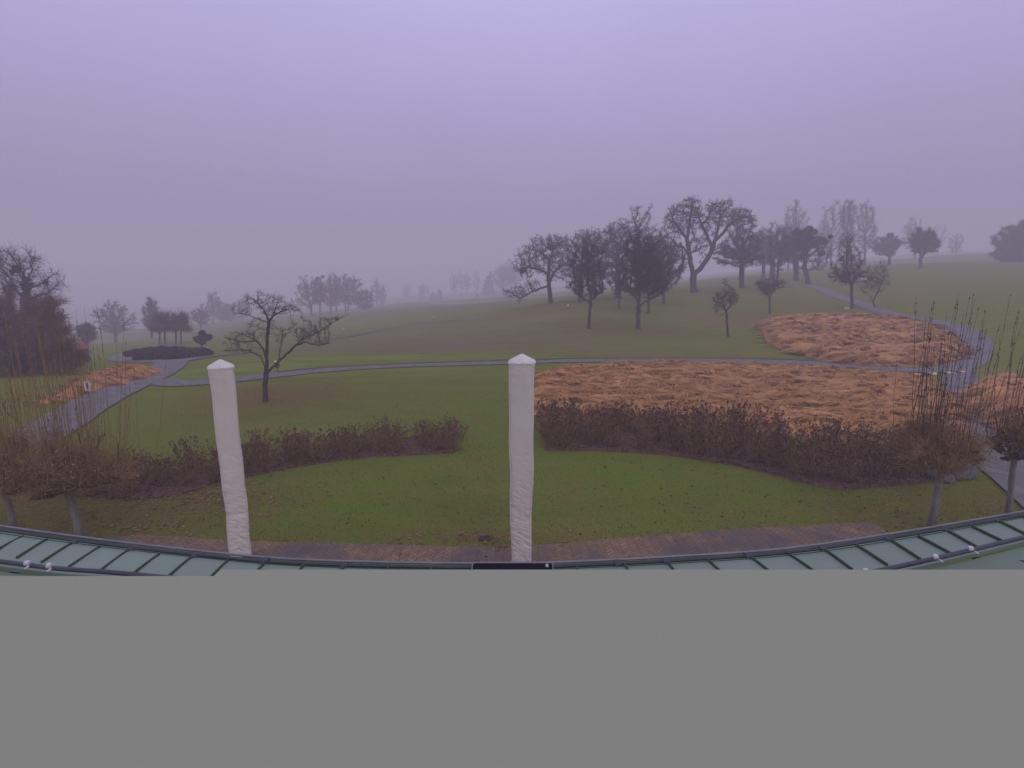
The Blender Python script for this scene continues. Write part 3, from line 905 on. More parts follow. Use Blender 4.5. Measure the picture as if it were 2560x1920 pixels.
# -- centre clump
CC = 'clump of bare trees in the middle distance'
for x, by, cx, cy, rx, ry, R_, lab in [(825, 450, 800, 270, 30, 40, .26, 'leftmost broad tree of the clump behind the small bare tree'), (890, 440, 880, 250, 20, 36, .2, 'second tree of the middle clump, mistletoe at its top'), (968, 424, 960, 260, 24, 38, .2, 'third tree of the middle clump, faintly reddish crown'),
                                       (1010, 420, 1010, 240, 22, 38, .2, 'fourth tree of the middle clump, between the red and the tallest'), (1078, 402, 1070, 240, 26, 36, .2, 'fifth tree of the middle clump, tallest crown'), (1098, 402, 1150, 260, 28, 36, .2, 'sixth tree of the middle clump, leaning right'),
                                       (1215, 380, 1225, 310, 24, 24, .18, 'low dense tree at the right end of the middle clump')]:
    tree('clump_tree', lab, Z2(x, by), [(Z2(cx, cy), rx, ry), (Z2(cx, cy + 60), rx * .9, ry * .5)], depth=(104 if x < 1000 else 110), R=R_, rtip=.022, natt=600, nfuzz=7000, fl=.7, fr=.014, group=CC, tw='twig_red' if x == 968 else 'twig_dark', tropism=.1,
         balls=[(Z2(855, 155), 4), (Z2(915, 172), 4)] if x == 890 else ([(Z2(1155, 185), 3)] if x == 1098 else ()), ball_leaf=.12)
for x, y, rx, ry, dep, lab in [(1310, 260, 18, 30, 150, 'pale tall tree right of the middle clump'), (1350, 300, 12, 22, 160, 'faint tree close right of the pale tall tree'), (1530, 250, 14, 18, 210, 'very faint tree on the far crest, left of centre'), (1660, 245, 16, 14, 200, 'very faint rounded tree on the far crest near the centre')]:
    tree('hazy_tree', lab, Z2(x, 375 if x < 1400 else 285), [(Z2(x, y), rx, ry)], depth=dep, R=.2, rtip=.03, natt=300, nfuzz=3200, fl=1.0, fr=.022, group='faint trees on the far crest')
for x, y, rx, ry, base, dep, lab in [(1340, 350, 12, 24, 505, 185, 'left birch of the row of thin trees at the centre horizon'), (1440, 330, 15, 26, 505, 188, 'middle birch of the row at the centre horizon, broadest'), (1520, 350, 10, 24, 505, 190, 'third birch of the row at the centre horizon'), (1640, 330, 11, 28, 500, 192, 'birch standing above the walker'), (1960, 370, 16, 24, 495, 190, 'faint tree half hidden by the old apple tree')]:
    tree('birch', lab, Z8(x, base), [(Z8(x, y), rx, ry)], depth=dep, R=.16, rtip=.03, natt=300, nfuzz=2600, fl=1.0, fr=.022, group='thin trees at the centre horizon', wood='birch_bark', tropism=.25)
for x, y, rx, ry, lab in [(1990, 270, 34, 26, 'very faint broad tree crown on the horizon left of the old apple tree'), (2090, 240, 30, 30, 'very faint high tree crown directly behind the old apple tree')]:
    tree('hazy_tree', lab, Z8(x, 470), [(Z8(x, y), rx, ry)], depth=175, R=.3, rtip=.05, natt=400, nfuzz=6000, fl=1.6, fr=.03, group='faint trees on the far crest')
conifer('conifer', 'round topped dark evergreen right of the walker', Z8(1800, 512), Z8(1800, 260), 18, depth=175, n=5000, leaf=.35, power=.45)
conifer('bush', 'small dark evergreen bush on the crest left of the birches', Z8(1150, 505), Z8(1150, 435), 9, depth=180, n=1500, leaf=.3, power=.4, cat='bush')
conifer('bush', 'low wide dark bush beside the small evergreen bush', Z8(1065, 515), Z8(1065, 478), 11, depth=180, n=1500, leaf=.3, power=.4, cat='bush')
conifer('bush', 'faint dome shaped bush on the crest, left of the two dark bushes', Z8(905, 470), Z8(905, 405), 9, depth=200, n=1500, leaf=.3, power=.5, cat='bush')
# distant wooded hill
r_ = np.random.default_rng(5)

# -- big mass at the left edge
tree('mistletoe_tree', 'tall bare tree with dark mistletoe balls rising at the left edge', D(55, 800), [(D(45, 600), 70, 50), (D(30, 560), 50, 30), (D(110, 640), 40, 40)], depth=36, R=.3, rtip=.014, natt=900, nfuzz=5000, fl=.7, fr=.006, tropism=.1,
     balls=[(D(64, 586), 9), (D(63, 603), 6), (D(0, 584), 5), (D(92, 612), 4), (D(40, 618), 5), (D(20, 622), 8), (D(70, 620), 4)], ball_leaf=.06, ball_count=2200)
tree('thicket_tree', 'dense reddish brown bushy tree filling the left edge above the dry grass', D(40, 850), [(D(60, 720), 95, 85), (D(110, 740), 60, 75), (D(-40, 690), 90, 90), (D(100, 675), 45, 42)], depth=28, R=.22, rtip=.012, natt=1500, nfuzz=42000, fl=.55, fr=.009, tw='twig_red', cat='tree', spread=1.2)
tree('thicket_bush', 'dark low bush under the reddish tree at the left edge', D(60, 862), [(D(50, 800), 110, 50), (D(140, 780), 40, 50)], depth=25, R=.12, rtip=.012, natt=900, nfuzz=30000, fl=.4, fr=.009, tw='twig_dark', cat='bush')
tree('grey_bush', 'grey rounded bush behind the thin shoots left of the round tree', Z1(640, 880), [(Z1(640, 800), 22, 24)], depth=60, R=.1, rtip=.02, natt=300, nfuzz=6000, fl=.5, fr=.014, cat='bush')


# ------------------------------------------------------------------ dry grass beds
def raised(s, h):
    d = ray(s)
    t = np.arange(4, 90, .1)
    P = np.array([0, 0, CAM_H])[None] + d[None] * t[:, None]
    i = int(np.argmax(P[:, 2] < height(P[:, 0], P[:, 1]) + h))
    return P[i][:2]


def inside(x, y, poly):
    c = np.zeros(x.shape, bool)
    n_ = len(poly)
    j = n_ - 1
    for i in range(n_):
        xi, yi = poly[i]
        xj, yj = poly[j]
        cond = ((yi > y) != (yj > y)) & (x < (xj - xi) * (y - yi) / (yj - yi + 1e-12) + xi)
        c ^= cond
        j = i
    return c


def edge_dist(x, y, poly):
    d = np.full(x.shape, 1e9)
    for i in range(len(poly)):
        a, b = np.array(poly[i]), np.array(poly[(i + 1) % len(poly)])
        ab = b - a
        t = np.clip(((x - a[0]) * ab[0] + (y - a[1]) * ab[1]) / (ab @ ab + 1e-9), 0, 1)
        d = np.minimum(d, np.hypot(x - a[0] - t * ab[0], y - a[1] - t * ab[1]))
    return d


def vnoise(x, y, seed, ox=1.0, oy=1.0, octaves=3):
    """cheap value noise on numpy arrays"""
    r = np.random.default_rng(seed)
    T = r.uniform(0, 1, (256, 256))
    o = np.zeros(x.shape)
    amp, tot, f = 1.0, 0.0, 1.0
    for k_ in range(octaves):
        u, v = x * ox * f + 37 * k_, y * oy * f + 91 * k_
        i, j = np.floor(u).astype(int), np.floor(v).astype(int)
        fu, fv = u - i, v - j
        fu, fv = fu * fu * (3 - 2 * fu), fv * fv * (3 - 2 * fv)
        g = lambda a, b: T[a % 256, b % 256]
        o += amp * ((g(i, j) * (1 - fu) + g(i + 1, j) * fu) * (1 - fv) + (g(i, j + 1) * (1 - fu) + g(i + 1, j + 1) * fu) * fv)
        tot += amp
        amp *= .5
        f *= 2.1
    return o / tot


def bed_material(name, dark, c1, c2):
    m = bpy.data.materials.new(name)
    m.use_nodes = True
    n = m.node_tree
    b = n.nodes['Principled BSDF']
    b.inputs['Roughness'].default_value = .9
    b.inputs['Specular IOR Level'].default_value = .15
    src = node(n, 'ShaderNodeTexCoord').outputs['Object']
    f1, _ = noise_fac(n, src, 1.1, .35, .65, 5, .65, stretch=(.6, 1.4, 1))
    f2, _ = noise_fac(n, src, 30, .3, .7, 3, .6)
    f3, _ = noise_fac(n, src, .35, .42, .62, 4, .6)
    c = mixc(n, f1, c1, c2)
    c = mixc(n, f2, c, tuple(q * .62 for q in c1))
    f4, _ = noise_fac(n, src, 55, .56, .7, 2, .5)
    c = mixc(n, f4, c, tuple(min(1, q * 1.25) for q in c2))
    ml = node(n, 'ShaderNodeMath', operation='MULTIPLY')
    n.links.new(f3, ml.inputs[0])
    ml.inputs[1].default_value = .35
    c = mixc(n, ml.outputs[0], c, dark)
    n.links.new(c, b.inputs['Base Color'])
    return m


M['dry'] = bed_material('dry_grass', (.35, .158, .053), (.56, .275, .095), (.76, .44, .17))


def dry_bed(label, pts, h, per_m2, seed, blade_w=.012, blade_l=.42, clump=1.0):
    poly = [tuple(raised(D(x, y), h * f)) for x, y, f in pts]
    poly = smooth_line(np.array(poly + [poly[0]]), 1.0)[:-1]
    r = np.random.default_rng(seed)
    x0, y0 = poly.min(0)
    x1, y1 = poly.max(0)

    def top(x, y, ed):
        n1 = vnoise(x, y, seed, .8, 2.1, 2)
        n2 = vnoise(x, y, seed + 5, 2.0, 4.8, 2)
        rid = 1 - np.abs(2 * n1 - 1)
        rid2 = 1 - np.abs(2 * n2 - 1)
        e_ = np.clip(ed / .7, 0, 1) ** .6
        return h * e_ * (.40 + .30 * rid ** 1.5 + .20 * rid2 ** 1.8)
    gs = .11
    gx, gy = np.meshgrid(np.arange(x0, x1 + gs, gs), np.arange(y0, y1 + gs, gs))
    ins = inside(gx, gy, poly)
    ed = edge_dist(gx, gy, poly)
    z = height(gx, gy) + np.where(ins, top(gx, gy, ed), -.05) - .07
    iy, ix = gx.shape
    ii = np.arange(iy * ix).reshape(iy, ix)
    q = np.stack([ii[:-1, :-1], ii[:-1, 1:], ii[1:, 1:], ii[1:, :-1]], -1)
    keep = (ins[:-1, :-1] | ins[1:, 1:] | ins[1:, :-1] | ins[:-1, 1:])
    q = q[keep]
    parts = [(np.stack([gx.ravel(), gy.ravel(), z.ravel()], 1), q)]
    n_ = int(per_m2 * (x1 - x0) * (y1 - y0))
    bx, by = r.uniform(x0, x1, n_), r.uniform(y0, y1, n_)
    k_ = inside(bx, by, poly)
    bx, by = bx[k_], by[k_]
    n_ = len(bx)
    ed = edge_dist(bx, by, poly)
    bz = height(bx, by) + top(bx, by, ed) * .9 - .05 + r.normal(0, .03, n_)
    flow = vnoise(bx, by, seed + 9, .45, .9, 2) * 2 * math.pi * .55 - 2.0 + r.normal(0, .35, n_)
    dx, dy = np.cos(flow), np.sin(flow) * .8
    L = blade_l * r.uniform(.5, 1.15, n_)
    wd = blade_w * r.uniform(.7, 1.5, n_)
    rise = r.uniform(.05, .45, n_)
    P = []
    for t, hz in ((0, 0), (.4, .75), (.75, .95), (1.0, .45)):
        P.append(np.stack([bx + dx * L * t, by + dy * L * t, bz + rise * L * hz], 1))
    sx, sy = -dy, dx
    V = []
    for i_, p in enumerate(P):
        ww = wd * (1, 1, .7, .15)[i_]
        V.append(p - np.stack([sx * ww, sy * ww, np.zeros(n_)], 1))
        V.append(p + np.stack([sx * ww, sy * ww, np.zeros(n_)], 1))
    V = np.stack(V, 1).reshape(-1, 3)
    q = np.array([[0, 1, 3, 2], [2, 3, 5, 4], [4, 5, 7, 6]])
    Fq = (np.arange(n_)[:, None, None] * 8 + q[None]).reshape(-1, 4)
    parts.append((V, Fq))
    # tussocks: low domes of strands combed outward and down
    A_ = .5 * abs(np.dot(poly[:, 0], np.roll(poly[:, 1], 1)) - np.dot(poly[:, 1], np.roll(poly[:, 0], 1)))
    nc = int(A_ / (.17 * clump ** 2))
    cx_, cy_ = r.uniform(x0, x1, nc * 4), r.uniform(y0, y1, nc * 4)
    k_ = inside(cx_, cy_, poly)
    cx_, cy_ = cx_[k_][:nc], cy_[k_][:nc]
    nc = len(cx_)
    ed = edge_dist(cx_, cy_, poly)
    cz_ = height(cx_, cy_) + top(cx_, cy_, ed) * .8 - .10
    ht = clump * r.uniform(.09, .23, nc) * np.clip(ed / .5 + .35, 0, 1)
    ax, ay = clump * r.uniform(.42, .95, nc), clump * r.uniform(.15, .27, nc)
    rot = r.normal(0, .22, nc)
    lean = r.normal(0, .5, nc)
    ns = 64
    ii_ = np.repeat(np.arange(nc), ns)
    m_ = len(ii_)
    th = r.uniform(0, 2 * math.pi, m_)
    q0 = r.uniform(0, .35, m_)
    rl = r.uniform(.65, 1.15, m_)
    P = []
    for t, hz in ((0, 1.0), (.38, .95), (.72, .66), (1.0, .08)):
        rr = q0 + (rl - q0) * t
        th2 = th + (t * t) * lean[ii_] * .5 + r.normal(0, .04, m_)
        lx, ly = ax[ii_] * rr * np.cos(th2), ay[ii_] * rr * np.sin(th2)
        cr_, sr_ = np.cos(rot[ii_]), np.sin(rot[ii_])
        P.append(np.stack([cx_[ii_] + lx * cr_ - ly * sr_ + ax[ii_] * .25 * lean[ii_] * t, cy_[ii_] + lx * sr_ + ly * cr_, cz_[ii_] + ht[ii_] * (hz + .12 * r.normal(0, 1, m_) * (1 - t))], 1))
    dxy = P[3] - P[0]
    dxy[:, 2] = 0
    dxy /= np.linalg.norm(dxy, axis=1)[:, None] + 1e-6
    sd = np.stack([-dxy[:, 1], dxy[:, 0], np.zeros(m_)], 1)
    wd2 = blade_w * clump * r.uniform(1.0, 2.0, m_)
    V = []
    for i_, p in enumerate(P):
        ww = (wd2 * (.5, 1.2, 1.2, .3)[i_])[:, None]
        V += [p - sd * ww, p + sd * ww]
    V = np.stack(V, 1).reshape(-1, 3)
    q = np.array([[0, 1, 3, 2], [2, 3, 5, 4], [4, 5, 7, 6]])
    parts.append((V, (np.arange(m_)[:, None, None] * 8 + q[None]).reshape(-1, 4)))
    V, Fs = join_arrays(parts)
    o = mesh_np('dry_grass', V, Fs, M['dry'], smooth=True)
    tag(o, label, 'dry grass', kind='stuff')
    return poly


bedA = dry_bed('large bed of flattened orange brown dry grass right of the central cover',
               [(1128, 830, .3), (1140, 804, .6), (1200, 788, .7), (1300, 779, .7), (1450, 777, .7), (1600, 779, .7), (1750, 785, .7), (1900, 796, .7), (2000, 808, .7), (2048, 828, .9), (2085, 862, .6),
                (2090, 930, .2), (2050, 965, 0), (1900, 960, 0), (1700, 945, 0), (1500, 925, 0), (1300, 908, 0), (1140, 896, 0)], .55, 200, 3, .0075, .25, 1.0)
bedB = dry_bed('upper rounded bed of dry orange grass inside the loop of the path',
               [(1642, 700, .3), (1668, 676, .9), (1740, 671, .9), (1830, 670, .9), (1910, 671, .9), (1985, 682, .9), (2050, 702, .9), (2085, 724, .9), (2092, 748, .5), (2075, 772, .2), (2020, 787, .1), (1900, 790, .1), (1800, 780, .1), (1720, 762, .1), (1660, 740, .1)], .75, 110, 5, .009, .30, 1.15)
bedC = dry_bed('dry orange grass mound at the right edge beyond the yellow bump',
               [(2085, 830, .4), (2105, 806, .9), (2145, 790, .9), (2200, 795, .9), (2290, 820, .9), (2330, 880, .5), (2290, 950, .2), (2180, 925, .1), (2120, 900, .1)], .8, 200, 11, .0075, .3, 1.0)
bedL = dry_bed('strip of dry orange grass beside the path at the left',
               [(60, 872, .2), (110, 832, .9), (170, 798, .9), (240, 784, .9), (300, 780, .9), (340, 784, .9), (352, 792, .4), (330, 808, .2), (285, 822, .1), (240, 834, .1), (180, 848, .1), (110, 868, .1)], .5, 150, 13, .0075, .3, .8)

# ------------------------------------------------------------------ planting beds and hydrangeas
M['mulch'] = mat('mulch', (.065, .038, .023), .95, var=(.19, .115, .072), scale=18, bump=1.0, bscale=45, ramp_pos=(.4, .62))
M['stem'] = mat('dry_stem', (.18, .115, .055), .9, var=(.36, .245, .115), scale=5)
M['head'] = mat('dry_flower', (.09, .048, .032), .95, var=(.19, .105, .062), scale=9)

frontL = [(986, 979), (900, 984), (810, 988), (720, 998), (600, 1018), (520, 1036), (440, 1056), (380, 1074), (280, 1080), (200, 1076), (110, 1064), (20, 1050)]
backL = [(989, 940), (900, 943), (800, 950), (700, 964), (600, 980), (500, 997), (400, 1012), (300, 1022), (220, 1022), (120, 1016), (20, 1008)]
frontR = [(1180, 975), (1300, 977), (1430, 985), (1560, 1003), (1650, 1023), (1740, 1047), (1795, 1060), (1860, 1058), (1960, 1050), (2048, 1042)]
backR = [(1169, 915), (1300, 915), (1430, 922), (1560, 938), (1700, 952), (1830, 962), (1950, 970), (2060, 980)]


def flat(pts):
    return np.array([at_z(D(*p), 0.0)[:2] for p in pts])


def even(L, n_):
    s = np.concatenate([[0], np.cumsum(np.linalg.norm(np.diff(L, axis=0), axis=1))])
    t = np.linspace(0, s[-1], n_)
    return np.stack([np.interp(t, s, L[:, 0]), np.interp(t, s, L[:, 1])], 1)


beds = []
for nm, fr, bk, lab in (('planting_bed', frontL, backL, 'curved bed of dark bark mulch in the lawn, left of centre'), ('planting_bed', frontR, backR, 'curved bed of dark bark mulch in the lawn, right of centre')):
    A = even(smooth_line(flat(fr), .3) if nm else None, 160)
    B = even(smooth_line(flat(bk), .3), 160)
    cols = 14
    V = []
    for j in range(cols):
        t = j / (cols - 1)
        q = A * (1 - t) + B * t
        z = .028 + .035 * vnoise(q[:, 0], q[:, 1], 4, 5, 5, 2) * (0 if j in (0, cols - 1) else 1)
        if j in (0, cols - 1):
            z = np.full(len(q), -.01)
        V.append(np.column_stack([q, z]))
    V = np.stack(V, 1)
    ii = np.arange(160 * cols).reshape(160, cols)
    q = np.stack([ii[:-1, :-1], ii[1:, :-1], ii[1:, 1:], ii[:-1, 1:]], -1).reshape(-1, 4)
    o = mesh_np(nm, V.reshape(-1, 3), [q], M['mulch'])
    tag(o, lab, 'mulch bed', kind='structure')
    beds.append((A, B))


def hydrangea(seed):
    r = np.random.default_rng(seed)
    n_ = 44
    a = r.uniform(0, 2 * math.pi, n_)
    sp = r.uniform(.03, .52, n_)
    H = r.uniform(.40, .92, n_) ** 1.2 * (1 - sp * .35)
    H[:3] *= 1.2
    b0 = np.stack([np.cos(a) * sp * .25, np.sin(a) * sp * .25, np.full(n_, -.03)], 1)
    m1 = np.stack([np.cos(a) * sp * .7, np.sin(a) * sp * .7, H * .5], 1) + r.normal(0, .02, (n_, 3))
    t1 = np.stack([np.cos(a) * sp, np.sin(a) * sp, H], 1) + r.normal(0, .03, (n_, 3))
    parts = [segs(b0, m1, np.full(n_, .006), np.full(n_, .005), 4), segs(m1, t1, np.full(n_, .005), np.full(n_, .004), 4)]
    # side shoots and hanging dead leaves
    k_ = 90
    i = r.integers(0, n_, k_)
    f = r.uniform(.2, .95, k_)[:, None]
    p = m1[i] * (1 - f) + t1[i] * f
    d = r.normal(0, 1, (k_, 3)) + [0, 0, .7]
    d /= np.linalg.norm(d, axis=1)[:, None]
    e_ = p + d * r.uniform(.06, .2, k_)[:, None]
    parts.append(segs(p, e_, np.full(k_, .0035), np.full(k_, .002), 3))
    lv = np.concatenate([e_[:50], b0[i] * .5 + m1[i] * .5 + r.normal(0, .06, (k_, 3))])
    m_ = len(lv)
    u = r.normal(0, 1, (m_, 3)) + [0, 0, -.8]
    u /= np.linalg.norm(u, axis=1)[:, None]
    w_ = np.cross(u, r.normal(0, 1, (m_, 3)))
    w_ /= np.linalg.norm(w_, axis=1)[:, None]
    s_ = r.uniform(.018, .045, m_)[:, None]
    V = np.stack([lv, lv + u * s_ + w_ * s_ * .5, lv + u * s_ * 2, lv + u * s_ - w_ * s_ * .5], 1).reshape(-1, 3)
    leaf_part = (V, np.arange(m_ * 4).reshape(-1, 4))
    V, Fs = join_arrays(parts)
    # flower heads: cones of small dead florets
    hp = []
    tips = np.concatenate([t1[r.random(n_) < .85], e_[r.random(k_) < .22]])
    for c in tips:
        hh = r.uniform(.05, .12)
        m_ = 16
        z = r.uniform(0, 1, m_)
        an = r.uniform(0, 6.28, m_)
        rr = hh * .42 * (1 - z * .75)
        q = c + np.stack([rr * np.cos(an), rr * np.sin(an), z * hh], 1)
        a_ = r.normal(0, 1, (m_, 3))
        a_ /= np.linalg.norm(a_, axis=1)[:, None]
        b_ = np.cross(a_, r.normal(0, 1, (m_, 3)))
        b_ /= np.linalg.norm(b_, axis=1)[:, None]
        s_ = .016
        hp.append((np.stack([q - a_ * s_, q + b_ * s_, q + a_ * s_, q - b_ * s_], 1).reshape(-1, 3), np.arange(m_ * 4).reshape(-1, 4)))
    HV, HF = join_arrays(hp + [leaf_part])
    root = empty('hydrangea_bush')
    mesh_np('stems', V, Fs, M['stem'], root)
    mesh_np('withered_foliage', HV, HF, M['head'], root)
    return root


protos = [hydrangea(100 + i) for i in range(6)]
used = set()
cnt = 0
for bi, (A, B) in enumerate(beds):
    La = np.linalg.norm(np.diff(A, axis=0), axis=1).sum()
    nb = int(La / .62)
    for row in range(4):
        for i in range(nb):
            t = np.clip((i + (.5 if row % 2 else 0) + random.uniform(-.25, .25)) / nb, .012, .985)
            j = int(t * 159)
            wv = (.20, .42, .66, .88)[row] + random.uniform(-.06, .06)
            p = A[j] * (1 - wv) + B[j] * wv
            if random.random() < .10:
                continue
            k_ = random.randrange(6)
            o = protos[k_] if k_ not in used else copy_tree(protos[k_])
            used.add(k_)
            o.location = (p[0], p[1], 0.01)
            o.rotation_euler = (random.uniform(-.06, .06), random.uniform(-.06, .06), random.uniform(0, 6.28))
            s_ = random.uniform(.58, .86) if bi == 0 else random.uniform(.82, 1.12)
            o.scale = (s_ * 1.05, s_ * 1.05, s_ * random.uniform(.85, 1.15))
            rw = ('front', 'second', 'third', 'back')[row]
            en = 'inner end' if t < .33 else ('middle' if t < .67 else 'outer end')
            tag(o, ('low' if bi == 0 else 'tall') + ' faded hydrangea bush in the ' + rw + ' row, ' + en + ' of the ' + ('left' if bi == 0 else 'right') + ' mulch bed', 'bush',
                'faded hydrangeas in the ' + ('left' if bi == 0 else 'right') + ' bed, ' + rw + ' row, ' + en)
            cnt += 1
print('bushes', cnt)

# ------------------------------------------------------------------ brick paving
def paving_material():
    m = bpy.data.materials.new('brick_paving')
    m.use_nodes = True
    n = m.node_tree
    b = n.nodes['Principled BSDF']
    b.inputs['Roughness'].default_value = .85
    b.inputs['Specular IOR Level'].default_value = .3
    src = node(n, 'ShaderNodeTexCoord').outputs['Object']
    sp = node(n, 'ShaderNodeSeparateXYZ')
    n.links.new(src, sp.inputs[0])

    def mt(op, a, b_=None, c_=None):
        x = node(n, 'ShaderNodeMath', operation=op)
        for i, v in enumerate((a, b_, c_)):
            if v is None:
                continue
            if isinstance(v, (int, float)):
                x.inputs[i].default_value = v
            else:
                n.links.new(v, x.inputs[i])
        return x.outputs[0]
    # herringbone: rows of bricks that zigzag across the strip
    tri = mt('PINGPONG', sp.outputs[0], .14)
    v = mt('ADD', sp.outputs[1], tri)
    row = mt('FRACT', mt('DIVIDE', v, .105))
    joint = mt('LESS_THAN', row, .16)
    col = mt('FRACT', mt('DIVIDE', sp.outputs[0], .14))
    joint2 = mt('MAXIMUM', joint, mt('LESS_THAN', col, .07))
    cell = node(n, 'ShaderNodeCombineXYZ')
    n.links.new(mt('FLOOR', mt('DIVIDE', sp.outputs[0], .14)), cell.inputs[0])
    n.links.new(mt('FLOOR', mt('DIVIDE', v, .105)), cell.inputs[1])
    wn = node(n, 'ShaderNodeTexWhiteNoise')
    n.links.new(cell.outputs[0], wn.inputs['Vector'])
    c = mixc(n, wn.outputs['Value'], (.20, .130, .062), (.29, .195, .10))
    d1, _ = noise_fac(n, src, .9, .42, .62, 5, .6)
    c = mixc(n, d1, c, (.115, .098, .082))
    d2, _ = noise_fac(n, src, 14, .4, .75, 5, .6)
    ml = mt('MULTIPLY', d2, .5)
    c = mixc(n, ml, c, (.09, .08, .06))
    c = mixc(n, mt('MULTIPLY', joint2, .65), c, (.055, .05, .04))
    n.links.new(c, b.inputs['Base Color'])
    bp = node(n, 'ShaderNodeBump')
    bp.inputs['Strength'].default_value = .5
    bp.inputs['Distance'].default_value = .01
    bp.invert = True
    n.links.new(joint2, bp.inputs['Height'])
    n.links.new(bp.outputs[0], b.inputs['Normal'])
    return m


M['paving'] = paving_material()
back = [(215, 1168), (290, 1156), (400, 1162), (540, 1170), (700, 1174), (840, 1178), (1000, 1181), (1106, 1181), (1200, 1176), (1300, 1167), (1400, 1158), (1500, 1151), (1600, 1143), (1700, 1138), (1800, 1133), (1882, 1128)]
Bk = smooth_line(flat(back), .25)
Bk[:, 1] += np.array([noise.noise((p[0] * 2.2, 0, 3.0)) for p in Bk]) * .05
n_ = len(Bk)
V = []
for j in range(6):
    t = j / 5
    q = Bk.copy()
    q[:, 1] = Bk[:, 1] * (1 - t) + 3.0 * t
    V.append(np.column_stack([q, np.full(n_, .012)]))
V = np.stack(V, 1)
ii = np.arange(n_ * 6).reshape(n_, 6)
q = np.stack([ii[:-1, :-1], ii[:-1, 1:], ii[1:, 1:], ii[1:, :-1]], -1).reshape(-1, 4)[:, ::-1]
tag(mesh_np('pavement', V.reshape(-1, 3), [q], M['paving']), 'reddish brown herringbone brick paving below the roof edge', 'paving', kind='structure')

# ------------------------------------------------------------------ parasols in covers
def cover_material():
    m = bpy.data.materials.new('cover_fabric')
    m.use_nodes = True
    n = m.node_tree
    b = n.nodes['Principled BSDF']
    b.inputs['Roughness'].default_value = .55
    b.inputs['Specular IOR Level'].default_value = .35
    src = node(n, 'ShaderNodeTexCoord').outputs['Object']
    f1, ff = noise_fac(n, src, 3.5, .35, .7, 5, .6, stretch=(1, 1, .5))
    c = mixc(n, f1, (.73, .70, .58), (.63, .60, .50))
    f2, _ = noise_fac(n, src, 9, .62, .8, 4, .6, stretch=(1, 1, .35))
    ml = node(n, 'ShaderNodeMath', operation='MULTIPLY')
    n.links.new(f2, ml.inputs[0])
    ml.inputs[1].default_value = .35
    c = mixc(n, ml.outputs[0], c, (.42, .39, .35))
    n.links.new(c, b.inputs['Base Color'])
    _, w1 = noise_fac(n, src, 120, 0, 1, 2, .5)
    bp = node(n, 'ShaderNodeBump')
    bp.inputs['Strength'].default_value = .25
    bp.inputs['Distance'].default_value = .004
    n.links.new(w1, bp.inputs['Height'])
    n.links.new(bp.outputs[0], b.inputs['Normal'])
    return m


M['cover'] = cover_material()
M['seam'] = mat('cover_seam', (.74, .71, .65), .6, var=(.66, .63, .57), scale=8)
M['concrete'] = mat('concrete', (.30, .29, .27), .9, var=(.22, .21, .20), scale=8, bump=.3)
M['steel'] = mat('steel', (.35, .36, .37), .4, metal=.8)


